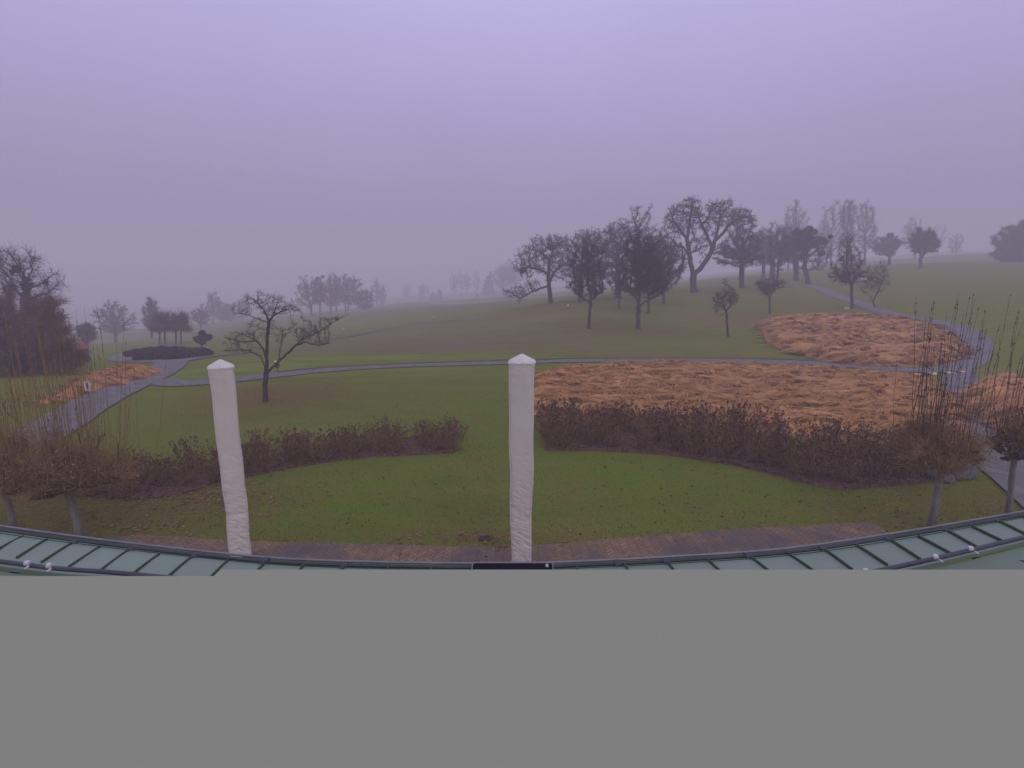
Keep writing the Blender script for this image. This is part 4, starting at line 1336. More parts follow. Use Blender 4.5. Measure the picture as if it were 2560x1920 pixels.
def parasol(label, foot, toppx, half_px, seed, bottom_w=.86, rz=0.0, knot=None):
    b0 = at_z(foot, .02)
    base = np.array([b0[0], b0[1], 0.0])
    tp = at_depth(toppx, base[1])
    H = tp[2]
    fwd = base[1] * CP + (CAM_H - 2.6) * SP
    W = half_px / F * fwd                       # half width
    root = empty('closed_parasol', base, -math.atan2(base[0], base[1]))
    tag(root, label, 'parasol', 'closed parasols in pale covers')
    r = np.random.default_rng(seed)
    cap_h = .115
    zb = .08
    nz, nk = 330, 72
    V = []
    zt = H - cap_h
    for i in range(nz):
        t = i / (nz - 1)
        z = zb + (zt - zb) * t
        wd = W * (bottom_w + (1 - bottom_w) * min(1, t * 1.9))
        if knot is not None:
            wd *= 1 - .06 * math.exp(-((z - knot) / .05) ** 2)
        amp = .0010 + .0165 * max(0, 1 - t * 1.45) ** 1.1 + .004 * math.exp(-((t - .97) / .03) ** 2)
        for k_ in range(nk):
            a = 2 * math.pi * (k_ + .5) / nk
            ca, sa = math.cos(a), math.sin(a)
            ex = 5.5
            rr = 1 / (abs(ca) ** ex + abs(sa) ** ex) ** (1 / ex)
            s1 = noise.noise((ca * 1.1 + seed, sa * 1.1, z * 17 + ca * 2.2))
            s2 = noise.noise((ca * 2.2 + seed * 2, sa * 2.2, z * 42 - ca * 5))
            fold = (1 - abs(s1) * 2.2) * .75 + (1 - abs(s2) * 2) * .4
            lx = .02 * noise.noise((0.3 * seed, 0, z * 1.7))
            q = wd * rr + amp * fold - .014 * (1 - t)
            V.append([q * ca + lx, q * sa * .94, z])
    V = np.array(V)
    ii = np.arange(nz * nk).reshape(nz, nk)
    q = np.stack([ii[:-1], np.roll(ii[:-1], -1, 1), np.roll(ii[1:], -1, 1), ii[1:]], -1).reshape(-1, 4)
    cvo = mesh_np('cover', V, [q], M['cover'], root, smooth=True)
    # pointed cap with a piped hem
    rings = []
    prof = [(1.03, -.035), (1.04, 0), (1.0, .012), (.8, .036), (.55, .064), (.3, .09), (.12, .108), (.02, cap_h)]
    for sc_, dz in prof:
        for k_ in range(nk):
            a = 2 * math.pi * (k_ + .5) / nk
            ca, sa = math.cos(a), math.sin(a)
            ex = 5.5 if sc_ > .8 else 3
            rr = 1 / (abs(ca) ** ex + abs(sa) ** ex) ** (1 / ex)
            wv = .004 * math.sin(a * 9 + seed) * sc_
            rings.append([(W * sc_ * rr + wv) * ca, (W * sc_ * rr + wv) * sa * .94, zt + dz + wv])
    V = np.array(rings)
    m_ = len(prof)
    ii = np.arange(m_ * nk).reshape(m_, nk)
    q = np.stack([ii[:-1], np.roll(ii[:-1], -1, 1), np.roll(ii[1:], -1, 1), ii[1:]], -1).reshape(-1, 4)
    cap = mesh_np('cap', V, [q, ii[-1][None]], M['cover'], root, smooth=True)
    mb = MB()
    ring = [[(W * 1.045 / (abs(math.cos(a)) ** 5.5 + abs(math.sin(a)) ** 5.5) ** (1 / 5.5)) * f_ for f_ in (math.cos(a), math.sin(a) * .94)] + [zt - .004 + .004 * math.sin(a * 9 + seed)] for a in np.linspace(0, 2 * math.pi, 65)]
    mb.tube(ring, .006, 6, caps=False)
    mb.build('piping', M['seam'], cap, True)
    # side seams
    for sx in (-1, 1):
        mb = MB()
        cv = cvo.data
        k_ = int(round(((math.pi * 1.25 if sx < 0 else math.pi * 1.75) / (2 * math.pi)) * nk - .5)) % nk
        pts = [np.array(cv.vertices[i * nk + k_].co) * np.array([1.015, 1.015, 1]) for i in range(0, nz, 3)]
        mb.tube(pts, .0055, 5)
        mb.build('seam', M['seam'], root, True)
    MB().tube([(0, 0, 0), (0, 0, .3)], .03, 12).build('pole', M['steel'], root, True)
    MB().lathe([(.02, .07), (.08, .065), (.12, .05), (.13, .04), (.13, .012), (.12, .0)][::-1], k=32).build('base', M['concrete'], root)
    return root


parasol('closed parasol in a pale wrinkled cover, left of the two, leaning slightly in the view', D(521, 1203), D(478, 776), 27.5, 3, .93, knot=.80)
parasol('closed parasol in a pale wrinkled cover standing in the centre behind the black tray', D(1126, 1222), D(1125, 764), 31.5, 8, .80)

# ------------------------------------------------------------------ roof in the foreground
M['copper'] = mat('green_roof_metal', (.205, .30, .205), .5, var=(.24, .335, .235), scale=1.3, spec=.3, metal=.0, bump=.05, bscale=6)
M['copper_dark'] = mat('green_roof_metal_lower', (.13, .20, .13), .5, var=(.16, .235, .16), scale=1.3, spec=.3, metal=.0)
M['seam_dark'] = mat('roof_seam', (.045, .07, .035), .6, var=(.06, .095, .045), scale=5)
M['gutter'] = mat('gutter_metal', (.045, .05, .065), .5, metal=.3, spec=.5)
M['lip'] = mat('gutter_lip', (.24, .27, .26), .45, var=(.17, .21, .20), scale=6, metal=.3)
M['cable'] = mat('pipe', (.10, .10, .12), .6, var=(.07, .07, .085), scale=6)
M['clip'] = mat('white_clip', (.62, .60, .58), .5)
M['ledge'] = bpy.data.materials.new('standin_grey')  # flat grey for the added stand-in ledge
M['ledge'].use_nodes = True
_ln = M['ledge'].node_tree
_ln.nodes.clear()
_o = _ln.nodes.new('ShaderNodeOutputMaterial')
_d = _ln.nodes.new('ShaderNodeBsdfDiffuse')
_d.inputs['Color'].default_value = (.338, .362, .2475, 1)
_ln.links.new(_d.outputs[0], _o.inputs['Surface'])
M['black'] = mat('black_panel', (.010, .010, .014), .9, var=(.016, .016, .02), scale=8, spec=.05)
M['rim'] = mat('aluminium_rim', (.42, .41, .40), .4, metal=.4)

eave_px = [(-120, 1128), (-60, 1138), (0, 1147), (150, 1168), (300, 1187), (480, 1207), (620, 1219), (820, 1226), (1100, 1229), (1300, 1222), (1450, 1214), (1700, 1196), (1950, 1160), (2212, 1115), (2300, 1098), (2380, 1082)]
ridge_px = [(-120, 1206), (-60, 1214), (0, 1223), (120, 1238), (240, 1247), (400, 1262), (620, 1278), (820, 1285), (1100, 1290), (1300, 1288), (1500, 1280), (1800, 1258), (1960, 1230), (2212, 1170), (2300, 1150), (2380, 1132)]
ZE, ZR = 2.9, 3.13
E3 = np.array([at_z(D(*p), ZE) for p in eave_px])
R3 = np.array([at_z(D(*p), ZR) for p in ridge_px])


def spl(P, n_):
    q = smooth_line(P, .04)
    s = np.concatenate([[0], np.cumsum(np.linalg.norm(np.diff(q, axis=0), axis=1))])
    t = np.linspace(0, s[-1], n_)
    return np.stack([np.interp(t, s, q[:, i]) for i in range(3)], 1)


NE = 200
EV, RV = spl(E3, NE), spl(R3, NE)
roof = empty('clubhouse', (0, 2.4, ZE))
tag(roof, 'green standing seam metal roof with a curved gutter and added grey stand-in ledge along the bottom', 'building')
OFF = np.array([0, 2.4, ZE])


def loft(lines, name, matl, thick=.02):
    L = np.stack(lines, 1) - OFF
    m_ = L.shape[1]
    ii = np.arange(NE * m_).reshape(NE, m_)
    q = np.stack([ii[:-1, :-1], ii[1:, :-1], ii[1:, 1:], ii[:-1, 1:]], -1).reshape(-1, 4)
    V = L.reshape(-1, 3)
    V2 = V - np.array([0, 0, thick])
    rim = []
    for a in (ii[:, 0], ii[:, -1][::-1]):
        for i in range(NE - 1):
            rim.append([a[i + 1], a[i], a[i] + NE * m_, a[i + 1] + NE * m_])
    return mesh_np(name, np.vstack([V, V2]), [q, q[:, ::-1] + NE * m_, np.array(rim)], matl, roof)


loft([EV * (1 - t) + RV * t + np.array([0, 0, .012 * math.sin(math.pi * t)]) for t in np.linspace(.03, 1, 8)], 'roof_panel', M['copper'])
low = RV * np.array([.86, 1, 1]) + np.array([0, -1.0, -.22])
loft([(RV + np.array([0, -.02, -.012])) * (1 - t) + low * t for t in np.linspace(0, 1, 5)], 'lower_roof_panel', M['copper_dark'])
for name, line, dz, dy, rad, mt_ in (('gutter_lip', EV, .014, .030, .0075, 'lip'), ('gutter', EV, .0, .010, .012, 'gutter'), ('shadow_line', EV * .93 + RV * .07, .016, 0, .0035, 'seam_dark'), ('shadow_line', EV * .83 + RV * .17, .016, 0, .003, 'seam_dark'),  # the thin dark tubes draw a shadow line onto the panels
                                     ('ridge_pipe', RV, .024, 0, .0105, 'cable')):
    MB().tube((line + np.array([0, dy, dz]) - OFF)[::2], rad, 8).build(name, M[mt_], roof, True)
# standing seams (foot at the gutter, head towards the ridge)
seam_px = [((0, 1331), (-62, 1362)), ((58, 1342), (-8, 1381)), ((119, 1350), (43, 1398)), ((179, 1361), (105, 1409)), ((251, 1369), (173, 1421)), ((321, 1378), (247, 1434)), ((398, 1389), (320, 1449)), ((480, 1395), (400, 1464)),
           ((571, 1403), (500, 1476)), ((663, 1409), (600, 1484)), ((760, 1415), (708, 1486)), ((861, 1418), (820, 1488)), ((970, 1421), (944, 1490)), ((1078, 1422), (1066, 1490)),
           ((1300, 1419), (1312, 1490)), ((1440, 1415), (1466, 1484)), ((1560, 1411), (1600, 1480)), ((1665, 1405), (1718, 1472)), ((1766, 1399), (1830, 1462)), ((1871, 1391), (1945, 1450)), ((1964, 1382), (2042, 1437)), ((2058, 1374), (2130, 1427)),
           ((2139, 1364), (2217, 1415)), ((2223, 1351), (2300, 1401)), ((2295, 1343), (2377, 1387)), ((2371, 1331), (2446, 1373)), ((2431, 1320), (2512, 1359)), ((2497, 1306), (2580, 1347)), ((2556, 1295), (2640, 1335))]
for (a, b) in seam_px:
    C = []
    for t in np.linspace(0, 1, 7):
        sp_ = (a[0] + (b[0] - a[0]) * t, a[1] + (b[1] - a[1]) * t)
        z = ZE
        for _ in range(6):
            p = at_z(sp_, z)
            dE = np.linalg.norm(EV[:, :2] - p[:2], axis=1).min()
            dR = np.linalg.norm(RV[:, :2] - p[:2], axis=1).min()
            f_ = dE / (dE + dR)
            z = ZE + (ZR - ZE) * f_ + .012 * math.sin(math.pi * f_)
        C.append(np.array([p[0], p[1], z]) - OFF)
    d = C[-1] - C[0]
    n_ = np.array([-d[1], d[0], 0])
    n_ /= np.linalg.norm(n_)
    hw, hh = .0048, .012
    V = []
    for c in C:
        V += [c - n_ * hw - [0, 0, .02], c + n_ * hw - [0, 0, .02], c + n_ * hw * .8 + [0, 0, hh], c - n_ * hw * .8 + [0, 0, hh]]
    q = []
    for i in range(6):
        for j in range(4):
            q.append([i * 4 + j, i * 4 + (j + 1) % 4, i * 4 + 4 + (j + 1) % 4, i * 4 + 4 + j])
    q += [[3, 2, 1, 0], [24, 25, 26, 27]]
    mesh_np('seam', np.array(V), [np.array(q)], M['seam_dark'], roof)
# gutter brackets
for s in [(180, 1359), (322, 1377), (481, 1394), (663, 1401), (861, 1412), (1545, 1407), (1665, 1402), (1871, 1389), (2058, 1372), (2223, 1349), (2371, 1329), (2497, 1304)]:
    c = at_z(s, ZE + .03) - OFF
    MB().box(c, (.035, .05, .016), bevel=.004).box(c + np.array([-.012, -.03, -.004]), (.012, .06, .02), bevel=.003).build('gutter_bracket', M['gutter'], roof)
# white pipe clips
for s in [(60, 1418), (117, 1425), (2108, 1415), (2146, 1407 + 16), (2365, 1408), (2460, 1386)]:
    j = int(np.argmin([np.linalg.norm(at_z(s, ZR + .03)[:2] - p[:2]) for p in RV]))
    c = RV[j] + np.array([0, -.004, .036]) - OFF
    MB().tube([c + np.array([-.011, 0, 0]), c + np.array([.008, 0, 0])], .0125, 12).box(c + np.array([.012, -.022, -.008]), (.008, .022, .007), bevel=.002).build('pipe_clip', M['clip'], roof, False)
# seams of the lower plane
for a, b in (((0, 1437), (100, 1422)), ((2320, 1431), (2560, 1450)), ((2430, 1395), (2560, 1404))):
    P0, P1 = at_z(a, ZR - .06) - OFF, at_z(b, ZR - .03) - OFF
    MB().tube([P0, (P0 + P1) / 2, P1], .007, 5).build('lower_seam', M['seam_dark'], roof)

# black tray with a pale rim on the roof edge
tz = 3.0
tl, tr = at_z(D(1021, 1215.5), tz), at_z(D(1193, 1213.5), tz)
w_ = tr[0] - tl[0]
cx, yb = (tl[0] + tr[0]) / 2, (tl[1] + tr[1]) / 2
tray = empty('black_tray', (cx, yb - .25, tz - .035))
tag(tray, 'flat black panel with a thin pale rim at the middle of the roof edge', 'panel')
MB().box((0, 0, 0), (w_ - .012, .49, .07), bevel=.006).build('panel', M['black'], tray)
for nm, c, s_ in (('rim', (0, .25, .016), (w_ + .006, .006, .044)), ('rim', (-w_ / 2, 0, .016), (.006, .49, .044)), ('rim', (w_ / 2, 0, .016), (.006, .49, .044)), ('rim', (0, -.25, .016), (w_ + .006, .006, .044))):
    MB().box(c, s_, bevel=.002).build(nm, M['rim'], tray)
MB().lathe([(.008, 0), (.008, .008), (.004, .012)], (w_ / 2 - .03, .21, .035), 12).build('screw', M['clip'], tray)

# made-up plain grey ledge, added to fill the blank foreground nearest to the viewer
lz = 3.5
y1_, y2_ = at_z((1280, 1440), lz)[1], at_z((1280, 1424), lz)[1]
xn = at_z((543, 1432), lz)[0]
MBL = MB()
MBL.prism([(x - OFF[0], y - OFF[1]) for x, y in ((-3.4, -6), (3.4, -6), (3.4, y2_), (xn, y2_), (xn, y1_), (-3.4, y1_))], lz - .45 - ZE, lz - ZE)
ledge = MBL.build('standin_ledge', M['ledge'], roof)
ledge['label'] = 'added plain smooth grey stand-in ledge below the green roof panels'
M['render'] = mat('wall_render', (.55, .52, .46), .9, var=(.47, .44, .39), scale=1.5, bump=.2, bscale=60)
MB().box((0, -2.25 - OFF[1], 1.45 - ZE), (7.2, 7.9, 2.9)).build('wall', M['render'], roof)

# ------------------------------------------------------------------ pollards with long shoots close to the building
def pollard(label, foot, head, crown_c, crx, cry, shoots, shoot_top, seed, ntw=2600, R=.055, wood='plane_bark', tw='twig_olive', xspan=1.0):
    g = at_z(foot, 0.0)
    r = np.random.default_rng(seed)
    root = empty('pollard_tree', g)
    tag(root, label, 'tree')
    L = lambda s: at_depth(s, g[1]) - g
    hd = L(head)
    cc = L(crown_c)
    pm = (g[1] * CP + (CAM_H - 1.2) * SP) / F
    rx, rz = crx * pm, cry * pm
    pts = [np.array([0, 0, -.05]), hd * .35 + [.01, 0, 0], hd * .7 - [.01, 0, 0], hd, hd + [0, 0, .15]]
    MB().tube(pts, [R * 1.35, R * 1.05, R, R * 1.1, R * .8], 14).build('trunk', M[wood], root, True)
    # knuckled arms
    parts = []
    arms = []
    for i in range(9):
        a = 2 * math.pi * i / 9 + r.uniform(-.2, .2)
        e_ = hd + np.array([math.cos(a) * rx * .6, math.sin(a) * rx * .6, r.uniform(0, .35)])
        m_ = (hd + e_) / 2 + np.array([0, 0, -.05])
        parts.append(segs([hd, m_], [m_, e_], [.035, .028], [.028, .02], 7))
        arms.append((hd, m_, e_))
    S0, S1 = [], []
    for hd_, m_, e_ in arms:
        for q_ in range(7):
            f_ = r.uniform(.2, 1)
            s0 = m_ * (1 - f_) + e_ * f_
            s1 = cc + r.normal(0, .5, 3) * np.array([rx, rx, rz])
            s1 = s0 + (s1 - s0) * min(1, .75 / (np.linalg.norm(s1 - s0) + 1e-6))
            S0.append(s0)
            S1.append(s1)
    S0, S1 = np.array(S0), np.array(S1)
    Sm = (S0 + S1) / 2 + r.normal(0, .05, S0.shape) + [0, 0, -.04]
    k9 = np.full(len(S0), 1.0)
    parts.append(segs(S0, Sm, k9 * .012, k9 * .009, 5))
    parts.append(segs(Sm, S1, k9 * .009, k9 * .006, 5))
    Pa = np.concatenate([S0 * (1 - f_) + Sm * f_ for f_ in np.linspace(0, 1, 4)] + [Sm * (1 - f_) + S1 * f_ for f_ in np.linspace(.2, 1, 5)])
    V, Fs = join_arrays(parts)
    mesh_np('arms', V, Fs, M['bark'], root, smooth=True)
    # tangle of fine twigs
    parts = []
    i = r.integers(0, len(Pa), ntw)
    d = r.normal(0, 1, (ntw, 3)) + [0, 0, .2]
    d /= np.linalg.norm(d, axis=1)[:, None]
    P0 = Pa[i]
    ln_ = r.uniform(.05, .17, ntw)[:, None]
    P1 = P0 + d * ln_
    d2_ = d + r.normal(0, .6, (ntw, 3)) + [0, 0, .5]
    d2_ /= np.linalg.norm(d2_, axis=1)[:, None]
    P2 = P1 + d2_ * ln_
    d3_ = d2_ + r.normal(0, .5, (ntw, 3)) + [0, 0, .6]
    d3_ /= np.linalg.norm(d3_, axis=1)[:, None]
    P3 = P2 + d3_ * ln_
    tgt = P2
    a_ = np.full(ntw, .0034)
    parts += [segs(P0, P1, a_, a_ * .8, 3), segs(P1, P2, a_ * .8, a_ * .6, 3), segs(P2, P3, a_ * .6, a_ * .3, 3)]
    # a few withered leaves in the tangle
    nl = ntw // 3
    c = tgt[:nl] + r.normal(0, .05, (nl, 3))
    u = r.normal(0, 1, (nl, 3))
    u /= np.linalg.norm(u, axis=1)[:, None]
    v = np.cross(u, r.normal(0, 1, (nl, 3)))
    v /= np.linalg.norm(v, axis=1)[:, None]
    s_ = r.uniform(.012, .03, nl)[:, None]
    parts.append((np.stack([c - u * s_, c + v * s_ * .6, c + u * s_, c - v * s_ * .6], 1).reshape(-1, 3), np.arange(nl * 4).reshape(-1, 4)))
    V, Fs = join_arrays(parts)
    mesh_np('twigs', V, Fs, M[tw], root)
    # long upright shoots with buds
    top = L(shoot_top)[2]
    parts = []
    for k_ in range(shoots):
        b0 = Pa[r.integers(0, len(Pa))] + r.normal(0, .05, 3)
        hgt = (top - b0[2]) * r.uniform(.35, 1.0) ** .8
        lean = (b0 - hd)[:2] * r.uniform(.0, .45) + r.normal(0, .07, 2)
        P = [b0]
        for t in (.25, .5, .75, 1.0):
            P.append(b0 + np.array([lean[0] * t ** .8, lean[1] * t ** .8, hgt * t]) + r.normal(0, .012, 3))
        P = np.array(P)
        rr = np.array([.0052, .0044, .0036, .0029, .0018])
        parts.append(segs(P[:-1], P[1:], rr[:-1], rr[1:], 4))
        nb_ = r.integers(3, 9)
        t = r.uniform(.45, 1, nb_)
        c = P[2][None] * (1 - t)[:, None] * 0 + np.array([np.interp(t, [0, .25, .5, .75, 1], P[:, q_]) for q_ in range(3)]).T
        e_ = c + np.stack([r.normal(0, .012, nb_), r.normal(0, .012, nb_), r.uniform(.02, .05, nb_)], 1)
        parts.append(segs(c, e_, np.full(nb_, .008), np.full(nb_, .004), 4))
    V, Fs = join_arrays(parts)
    mesh_np('shoots', V, Fs, M['twig'] if foot[0] > 1280 else M['twig_olive'], root)
    return root


pollard('pale stemmed pollard at the right with a tangled crown and tall thin shoots', D(2010, 1143), D(2040, 985), D(2005, 960), 118, 66, 58, D(2080, 632), 21, 4200)
pollard('pollard at the right edge, its trunk thin and crown cut by the frame', D(2176, 1122), D(2192, 985), D(2230, 905), 100, 55, 34, D(2200, 660), 22, 1500, R=.045)
pollard('blurred pollard at the lower left with its grey stem above the roof', D(174, 1172), D(148, 1055), D(170, 950), 190, 95, 110, D(190, 655), 23, 3400)
pollard('pollard nearest the left edge, its crown a brown haze of twigs', D(32, 1152), D(8, 1040), D(10, 920), 160, 105, 90, D(0, 740), 24, 3000, R=.05)

# ------------------------------------------------------------------ small things
M['rock'] = mat('rock', (.10, .115, .11), .9, var=(.17, .18, .175), scale=5, bump=.8, bscale=14)
M['white'] = mat('white_paint', (.72, .71, .69), .5, var=(.62, .61, .59), scale=6)
M['yellow'] = mat('yellow_paint', (.78, .55, .14), .6, var=(.68, .47, .13), scale=10)
M['rubber'] = mat('black_rubber', (.04, .038, .042), .8, var=(.06, .055, .06), scale=10)
M['brown'] = mat('brown_wood', (.085, .05, .042), .8, var=(.12, .075, .06), scale=8, stretch=(1, 1, 5))
M['red'] = mat('red_roofing', (.42, .10, .11), .7, var=(.34, .085, .09), scale=5)
M['navy'] = mat('dark_blue_boards', (.055, .065, .10), .8, var=(.04, .045, .07), scale=5)
M['iron'] = mat('cast_iron', (.05, .045, .045), .7, var=(.10, .08, .07), scale=20)
M['coat'] = mat('dark_coat', (.018, .016, .022), .9, var=(.03, .027, .035), scale=12)
M['skin'] = mat('skin', (.45, .28, .22), .6)

for i, (s, sz, lab) in enumerate([(D(2032, 1038), (.26, .2, .15), 'smaller grey boulder at the right end of the mulch bed'), (D(2072, 1030), (.34, .24, .2), 'larger pointed grey boulder at the right end of the mulch bed')]):
    g = at_z(s, 0)
    r = np.random.default_rng(40 + i)
    lat, lon = 18, 28
    V = []
    for a in range(lat):
        th = math.pi * a / (lat - 1)
        for b in range(lon):
            ph = 2 * math.pi * b / lon
            p = np.array([math.sin(th) * math.cos(ph), math.sin(th) * math.sin(ph), math.cos(th)])
            f_ = 1 + .28 * noise.noise(tuple(p * 1.3 + i * 7)) + .12 * noise.noise(tuple(p * 3.5 + i))
            q = np.sign(p) * np.abs(p) ** .8
            V.append(q * f_ * np.array(sz) + np.array([0, 0, sz[2] * .65]))
    q = [[a * lon + b, (a + 1) * lon + b, (a + 1) * lon + (b + 1) % lon, a * lon + (b + 1) % lon] for a in range(lat - 1) for b in range(lon)]
    o = mesh_np('boulder', np.array(V), [np.array(q)], M['rock'], smooth=True)
    o.location = g
    tag(o, lab, 'boulder')

# litter bin by the path
g = ground((694, 929))
o = empty('litter_bin', g)
tag(o, 'small brown litter bin with a white lid on the far side of the path', 'bin')
MB().tube([(0, 0, -.05), (0, 0, .28)], .025, 10).build('post', M['iron'], o, True)
MB().lathe([(.085, .20), (.10, .22), (.112, .47), (.105, .48)], k=20).build('bin_body', M['brown'], o)
MB().lathe([(.122, .475), (.122, .50), (.08, .53), (.01, .54)], k=20).build('lid', M['white'], o)

# sign at the left
g = ground((223, 992))
o = empty('oval_sign', g)
tag(o, 'small white oval sign with a dark mark on a stake at the left', 'sign')
MB().tube([(0, 0, -.1), (0, 0, .3)], .02, 10).build('stake', M['iron'], o, True)
ring = [(.13 * math.cos(t), .21 * math.sin(t)) for t in np.linspace(0, 2 * math.pi, 33)[:-1]]
V = np.array([[x, y_, z + .42] for y_ in (-.012, .012) for x, z in ring])
n_ = 32
q = [[i, (i + 1) % n_, n_ + (i + 1) % n_, n_ + i] for i in range(n_)]
mesh_np('plate', V, [np.array(q), np.array([list(range(n_)), list(range(2 * n_ - 1, n_ - 1, -1))])], M['white'], o)
mk = MB().prism([(.028 * math.cos(t) + .01, .028 * math.sin(t)) for t in np.linspace(0, 6.28, 9)[:-1]], 0, .004)
mk = mk.build('mark', M['navy'], o)
mk.scale = (1.3, 5.0, 1)
mk.rotation_euler = (RAD(90), 0, 0)
mk.location = (0, -.013, .42)

# yellow and black bump across the path
pa = [ground((2284, 940)), ground((2420, 930))]
dv = (pa[1] - pa[0])
Lb = np.linalg.norm(dv)
rz = math.atan2(dv[1], dv[0])
o = empty('speed_bump', pa[0], rz)
tag(o, 'low black and yellow speed bump across the path at the right', 'speed bump')
yl = [(.0, .10), (.26, .40), (.56, .70), (.83, .93)]
prev = -.02
for i, (a, b) in enumerate(yl):
    for (c0, c1, m_) in ((prev, a, 'rubber'), (a, b, 'yellow')):
        if c1 - c0 < .02: continue
        wd_ = (c1 - c0) * Lb - .01
        V, Fc = [], []
        for x in (0, wd_):
            V += [[x, -.17, 0], [x, -.12, .045], [x, -.05, .065], [x, .05, .065], [x, .12, .045], [x, .17, 0]]
        V = np.array(V) + [c0 * Lb, 0, .05]
        Fc = [[j, j + 1, j + 7, j + 6] for j in range(5)]
        mesh_np('segment', V, [np.array(Fc), np.array([[5, 4, 3, 2, 1, 0], [6, 7, 8, 9, 10, 11]])], M[m_], o)
    prev = b

# course markers
def marker(s, label, h=.35, rad=.035, Y=None, dark=False):
    g = ground(s, Y)
    o = empty('marker_post', g)
    tag(o, label, 'marker post', 'small white course markers')
    MB().tube([(0, 0, -.05), (0, 0, h * .45)], rad * .7, 8).build('stake', M['iron'] if dark else M['brown'], o, True)
    MB().lathe([(rad * .8, h * .4), (rad, h * .45), (rad * 1.05, h * .9), (rad * .6, h), (.005, h * 1.02)], k=12).build('cap', M['white'], o)


for s, lab, h, rd in [(D(936, 690), 'white marker at the dark turf lip in the centre fairway', .45, .07), (D(743, 716), 'white marker right of the small bare tree, on the green slope', .4, .06), (D(1227, 667), 'white marker on the leaf strewn ground between the apple tree and the slim tree', .5, .07),
                      (Z1(1540, 945), 'white marker right of the dark evergreen bush', .4, .07), (Z1(1930, 880), 'white marker seen between the boughs of the small bare tree', .45, .07), (Z4(440, 1075), 'white marker between the pear and the round crowned tree', .5, .07),
                      (Z4(1295, 1030), 'white marker at the foot of the leaning mistletoe tree', .45, .06), (Z4(1497, 1042), 'white marker right of the upper end of the path', .45, .07), (Z4(1788, 1258), 'taller white topped marker beside the bushy young tree', .62, .09)]:
    marker(s, lab, h, rd)
g = ground(Z4(1728, 1297))
MBs = MB().box((0, 0, .06), (.42, .2, .12), bevel=.03)
st = MBs.build('white_stone', M['white'])
st.location = g
tag(st, 'small white edging stone at the top of the upper dry grass bed', 'stone')

# golf buggy on the slope
g = ground(Z4(1870, 1020))
o = empty('golf_cart', g, .35)
tag(o, 'white golf cart with a dark roof parked on the slope behind the bushy young tree', 'golf cart')
MB().prism([(-.75, -.4), (.5, -.4), (.8, -.28), (.8, .28), (.5, .4), (-.75, .4)], .22, .55).box((-.55, 0, .62), (.4, .76, .16), bevel=.04).build('body', M['white'], o)
MB().box((-.15, 0, .68), (.5, .74, .12), bevel=.03).box((-.38, 0, .92), (.08, .74, .4), bevel=.03).build('seat', M['rubber'], o)
rf = MB().box((-.05, 0, 1.35), (1.25, .85, .05), bevel=.02).build('roof', M['navy'], o)
for x, y_ in ((-.6, -.38), (-.6, .38), (.5, -.38), (.5, .38)):
    MB().tube([(x, y_, .5), (x * .92, y_, 1.34)], .018, 6).build('roof_post', M['iron'], o)
    MB().tube([(x, y_ - .06, .17), (x, y_ + .06, .17)], .17, 16).build('wheel', M['rubber'], o)

# far sand faces seen as pale lines
for s0, s1, lab in ((Z8(1310, 497), Z8(1480, 492), 'thin pale bunker face under the birches'),):
    a, b = ground(s0, far(184)), ground(s1, far(184))
    c = (a + b) / 2
    MBs = MB().box((0, 0, .25), (np.linalg.norm(b - a), 1.2, .5), bevel=.15)
    st = MBs.build('sand_bank', M['chalk'])
    st.location = c
    tag(st, lab, 'sand bank', kind='structure')

# small kiosk at the left
g = ground((202, 918), 36)
o = empty('kiosk', g)
tag(o, 'tiny dark hut with a red roof half hidden behind the reddish bushes at the left', 'hut')
MB().box((0, 0, .48), (.86, .7, .98)).build('wall', M['navy'], o)
w2, d2 = .52, .46
V = np.array([[-w2, -d2, .95], [w2, -d2, .95], [w2, d2, .95], [-w2, d2, .95], [-w2 * .8, 0, 1.36], [w2 * .8, 0, 1.36]])
mesh_np('roof', V, [np.array([[0, 1, 5, 4], [2, 3, 4, 5], [3, 2, 1, 0]]), np.array([[1, 2, 5], [3, 0, 4]])], M['red'], o)
MB().box((-.05, -.37, .42), (.36, .03, .09)).build('panel', M['white'], o)

# clipped hedge
a, b = ground(Z1(1010, 1008)), ground(Z1(1515, 985))
c = (a + b) / 2
Lh = np.linalg.norm((b - a)[:2])
rz = math.atan2((b - a)[1], (b - a)[0])
r = np.random.default_rng(77)
o = empty('clipped_hedge', c, rz)
tag(o, 'low dark clipped hedge in a rounded bed beside the path junction at the left', 'hedge')
n_ = 26000
t = r.uniform(-1, 1, n_)
v = r.uniform(-1, 1, n_)
ok = (np.abs(t) ** 3 + np.abs(v) ** 3) < 1
t, v = t[ok], v[ok]
n_ = len(t)
edge = np.clip(1 - (np.abs(t) ** 6 + np.abs(v) ** 6), 0, 1) ** .4
hh = .62 * edge * (1 + .08 * np.sin(t * 21) + .06 * np.sin(v * 13 + t * 9))
P = np.stack([t * Lh / 2, v * 1.6, hh * r.uniform(.1, 1, n_) ** .35], 1)
u = r.normal(0, 1, (n_, 3)); u /= np.linalg.norm(u, axis=1)[:, None]
w3 = np.cross(u, r.normal(0, 1, (n_, 3))); w3 /= np.linalg.norm(w3, axis=1)[:, None]
s_ = r.uniform(.03, .07, n_)[:, None]
V = np.stack([P - u * s_, P + w3 * s_ * .6, P + u * s_, P - w3 * s_ * .6], 1).reshape(-1, 3)
M['hedge'] = mat('hedge_leaves', (.052, .035, .035), .9, var=(.085, .06, .055), scale=3)
mesh_np('foliage', V, [np.arange(n_ * 4).reshape(-1, 4)], M['hedge'], o)
MB().prism([(math.cos(q) * Lh * .46 * 1, math.sin(q) * 1.45) for q in np.linspace(0, 2 * math.pi, 25)[:-1]], -.2, .4).build('inner_branches', M['hedge'], o)

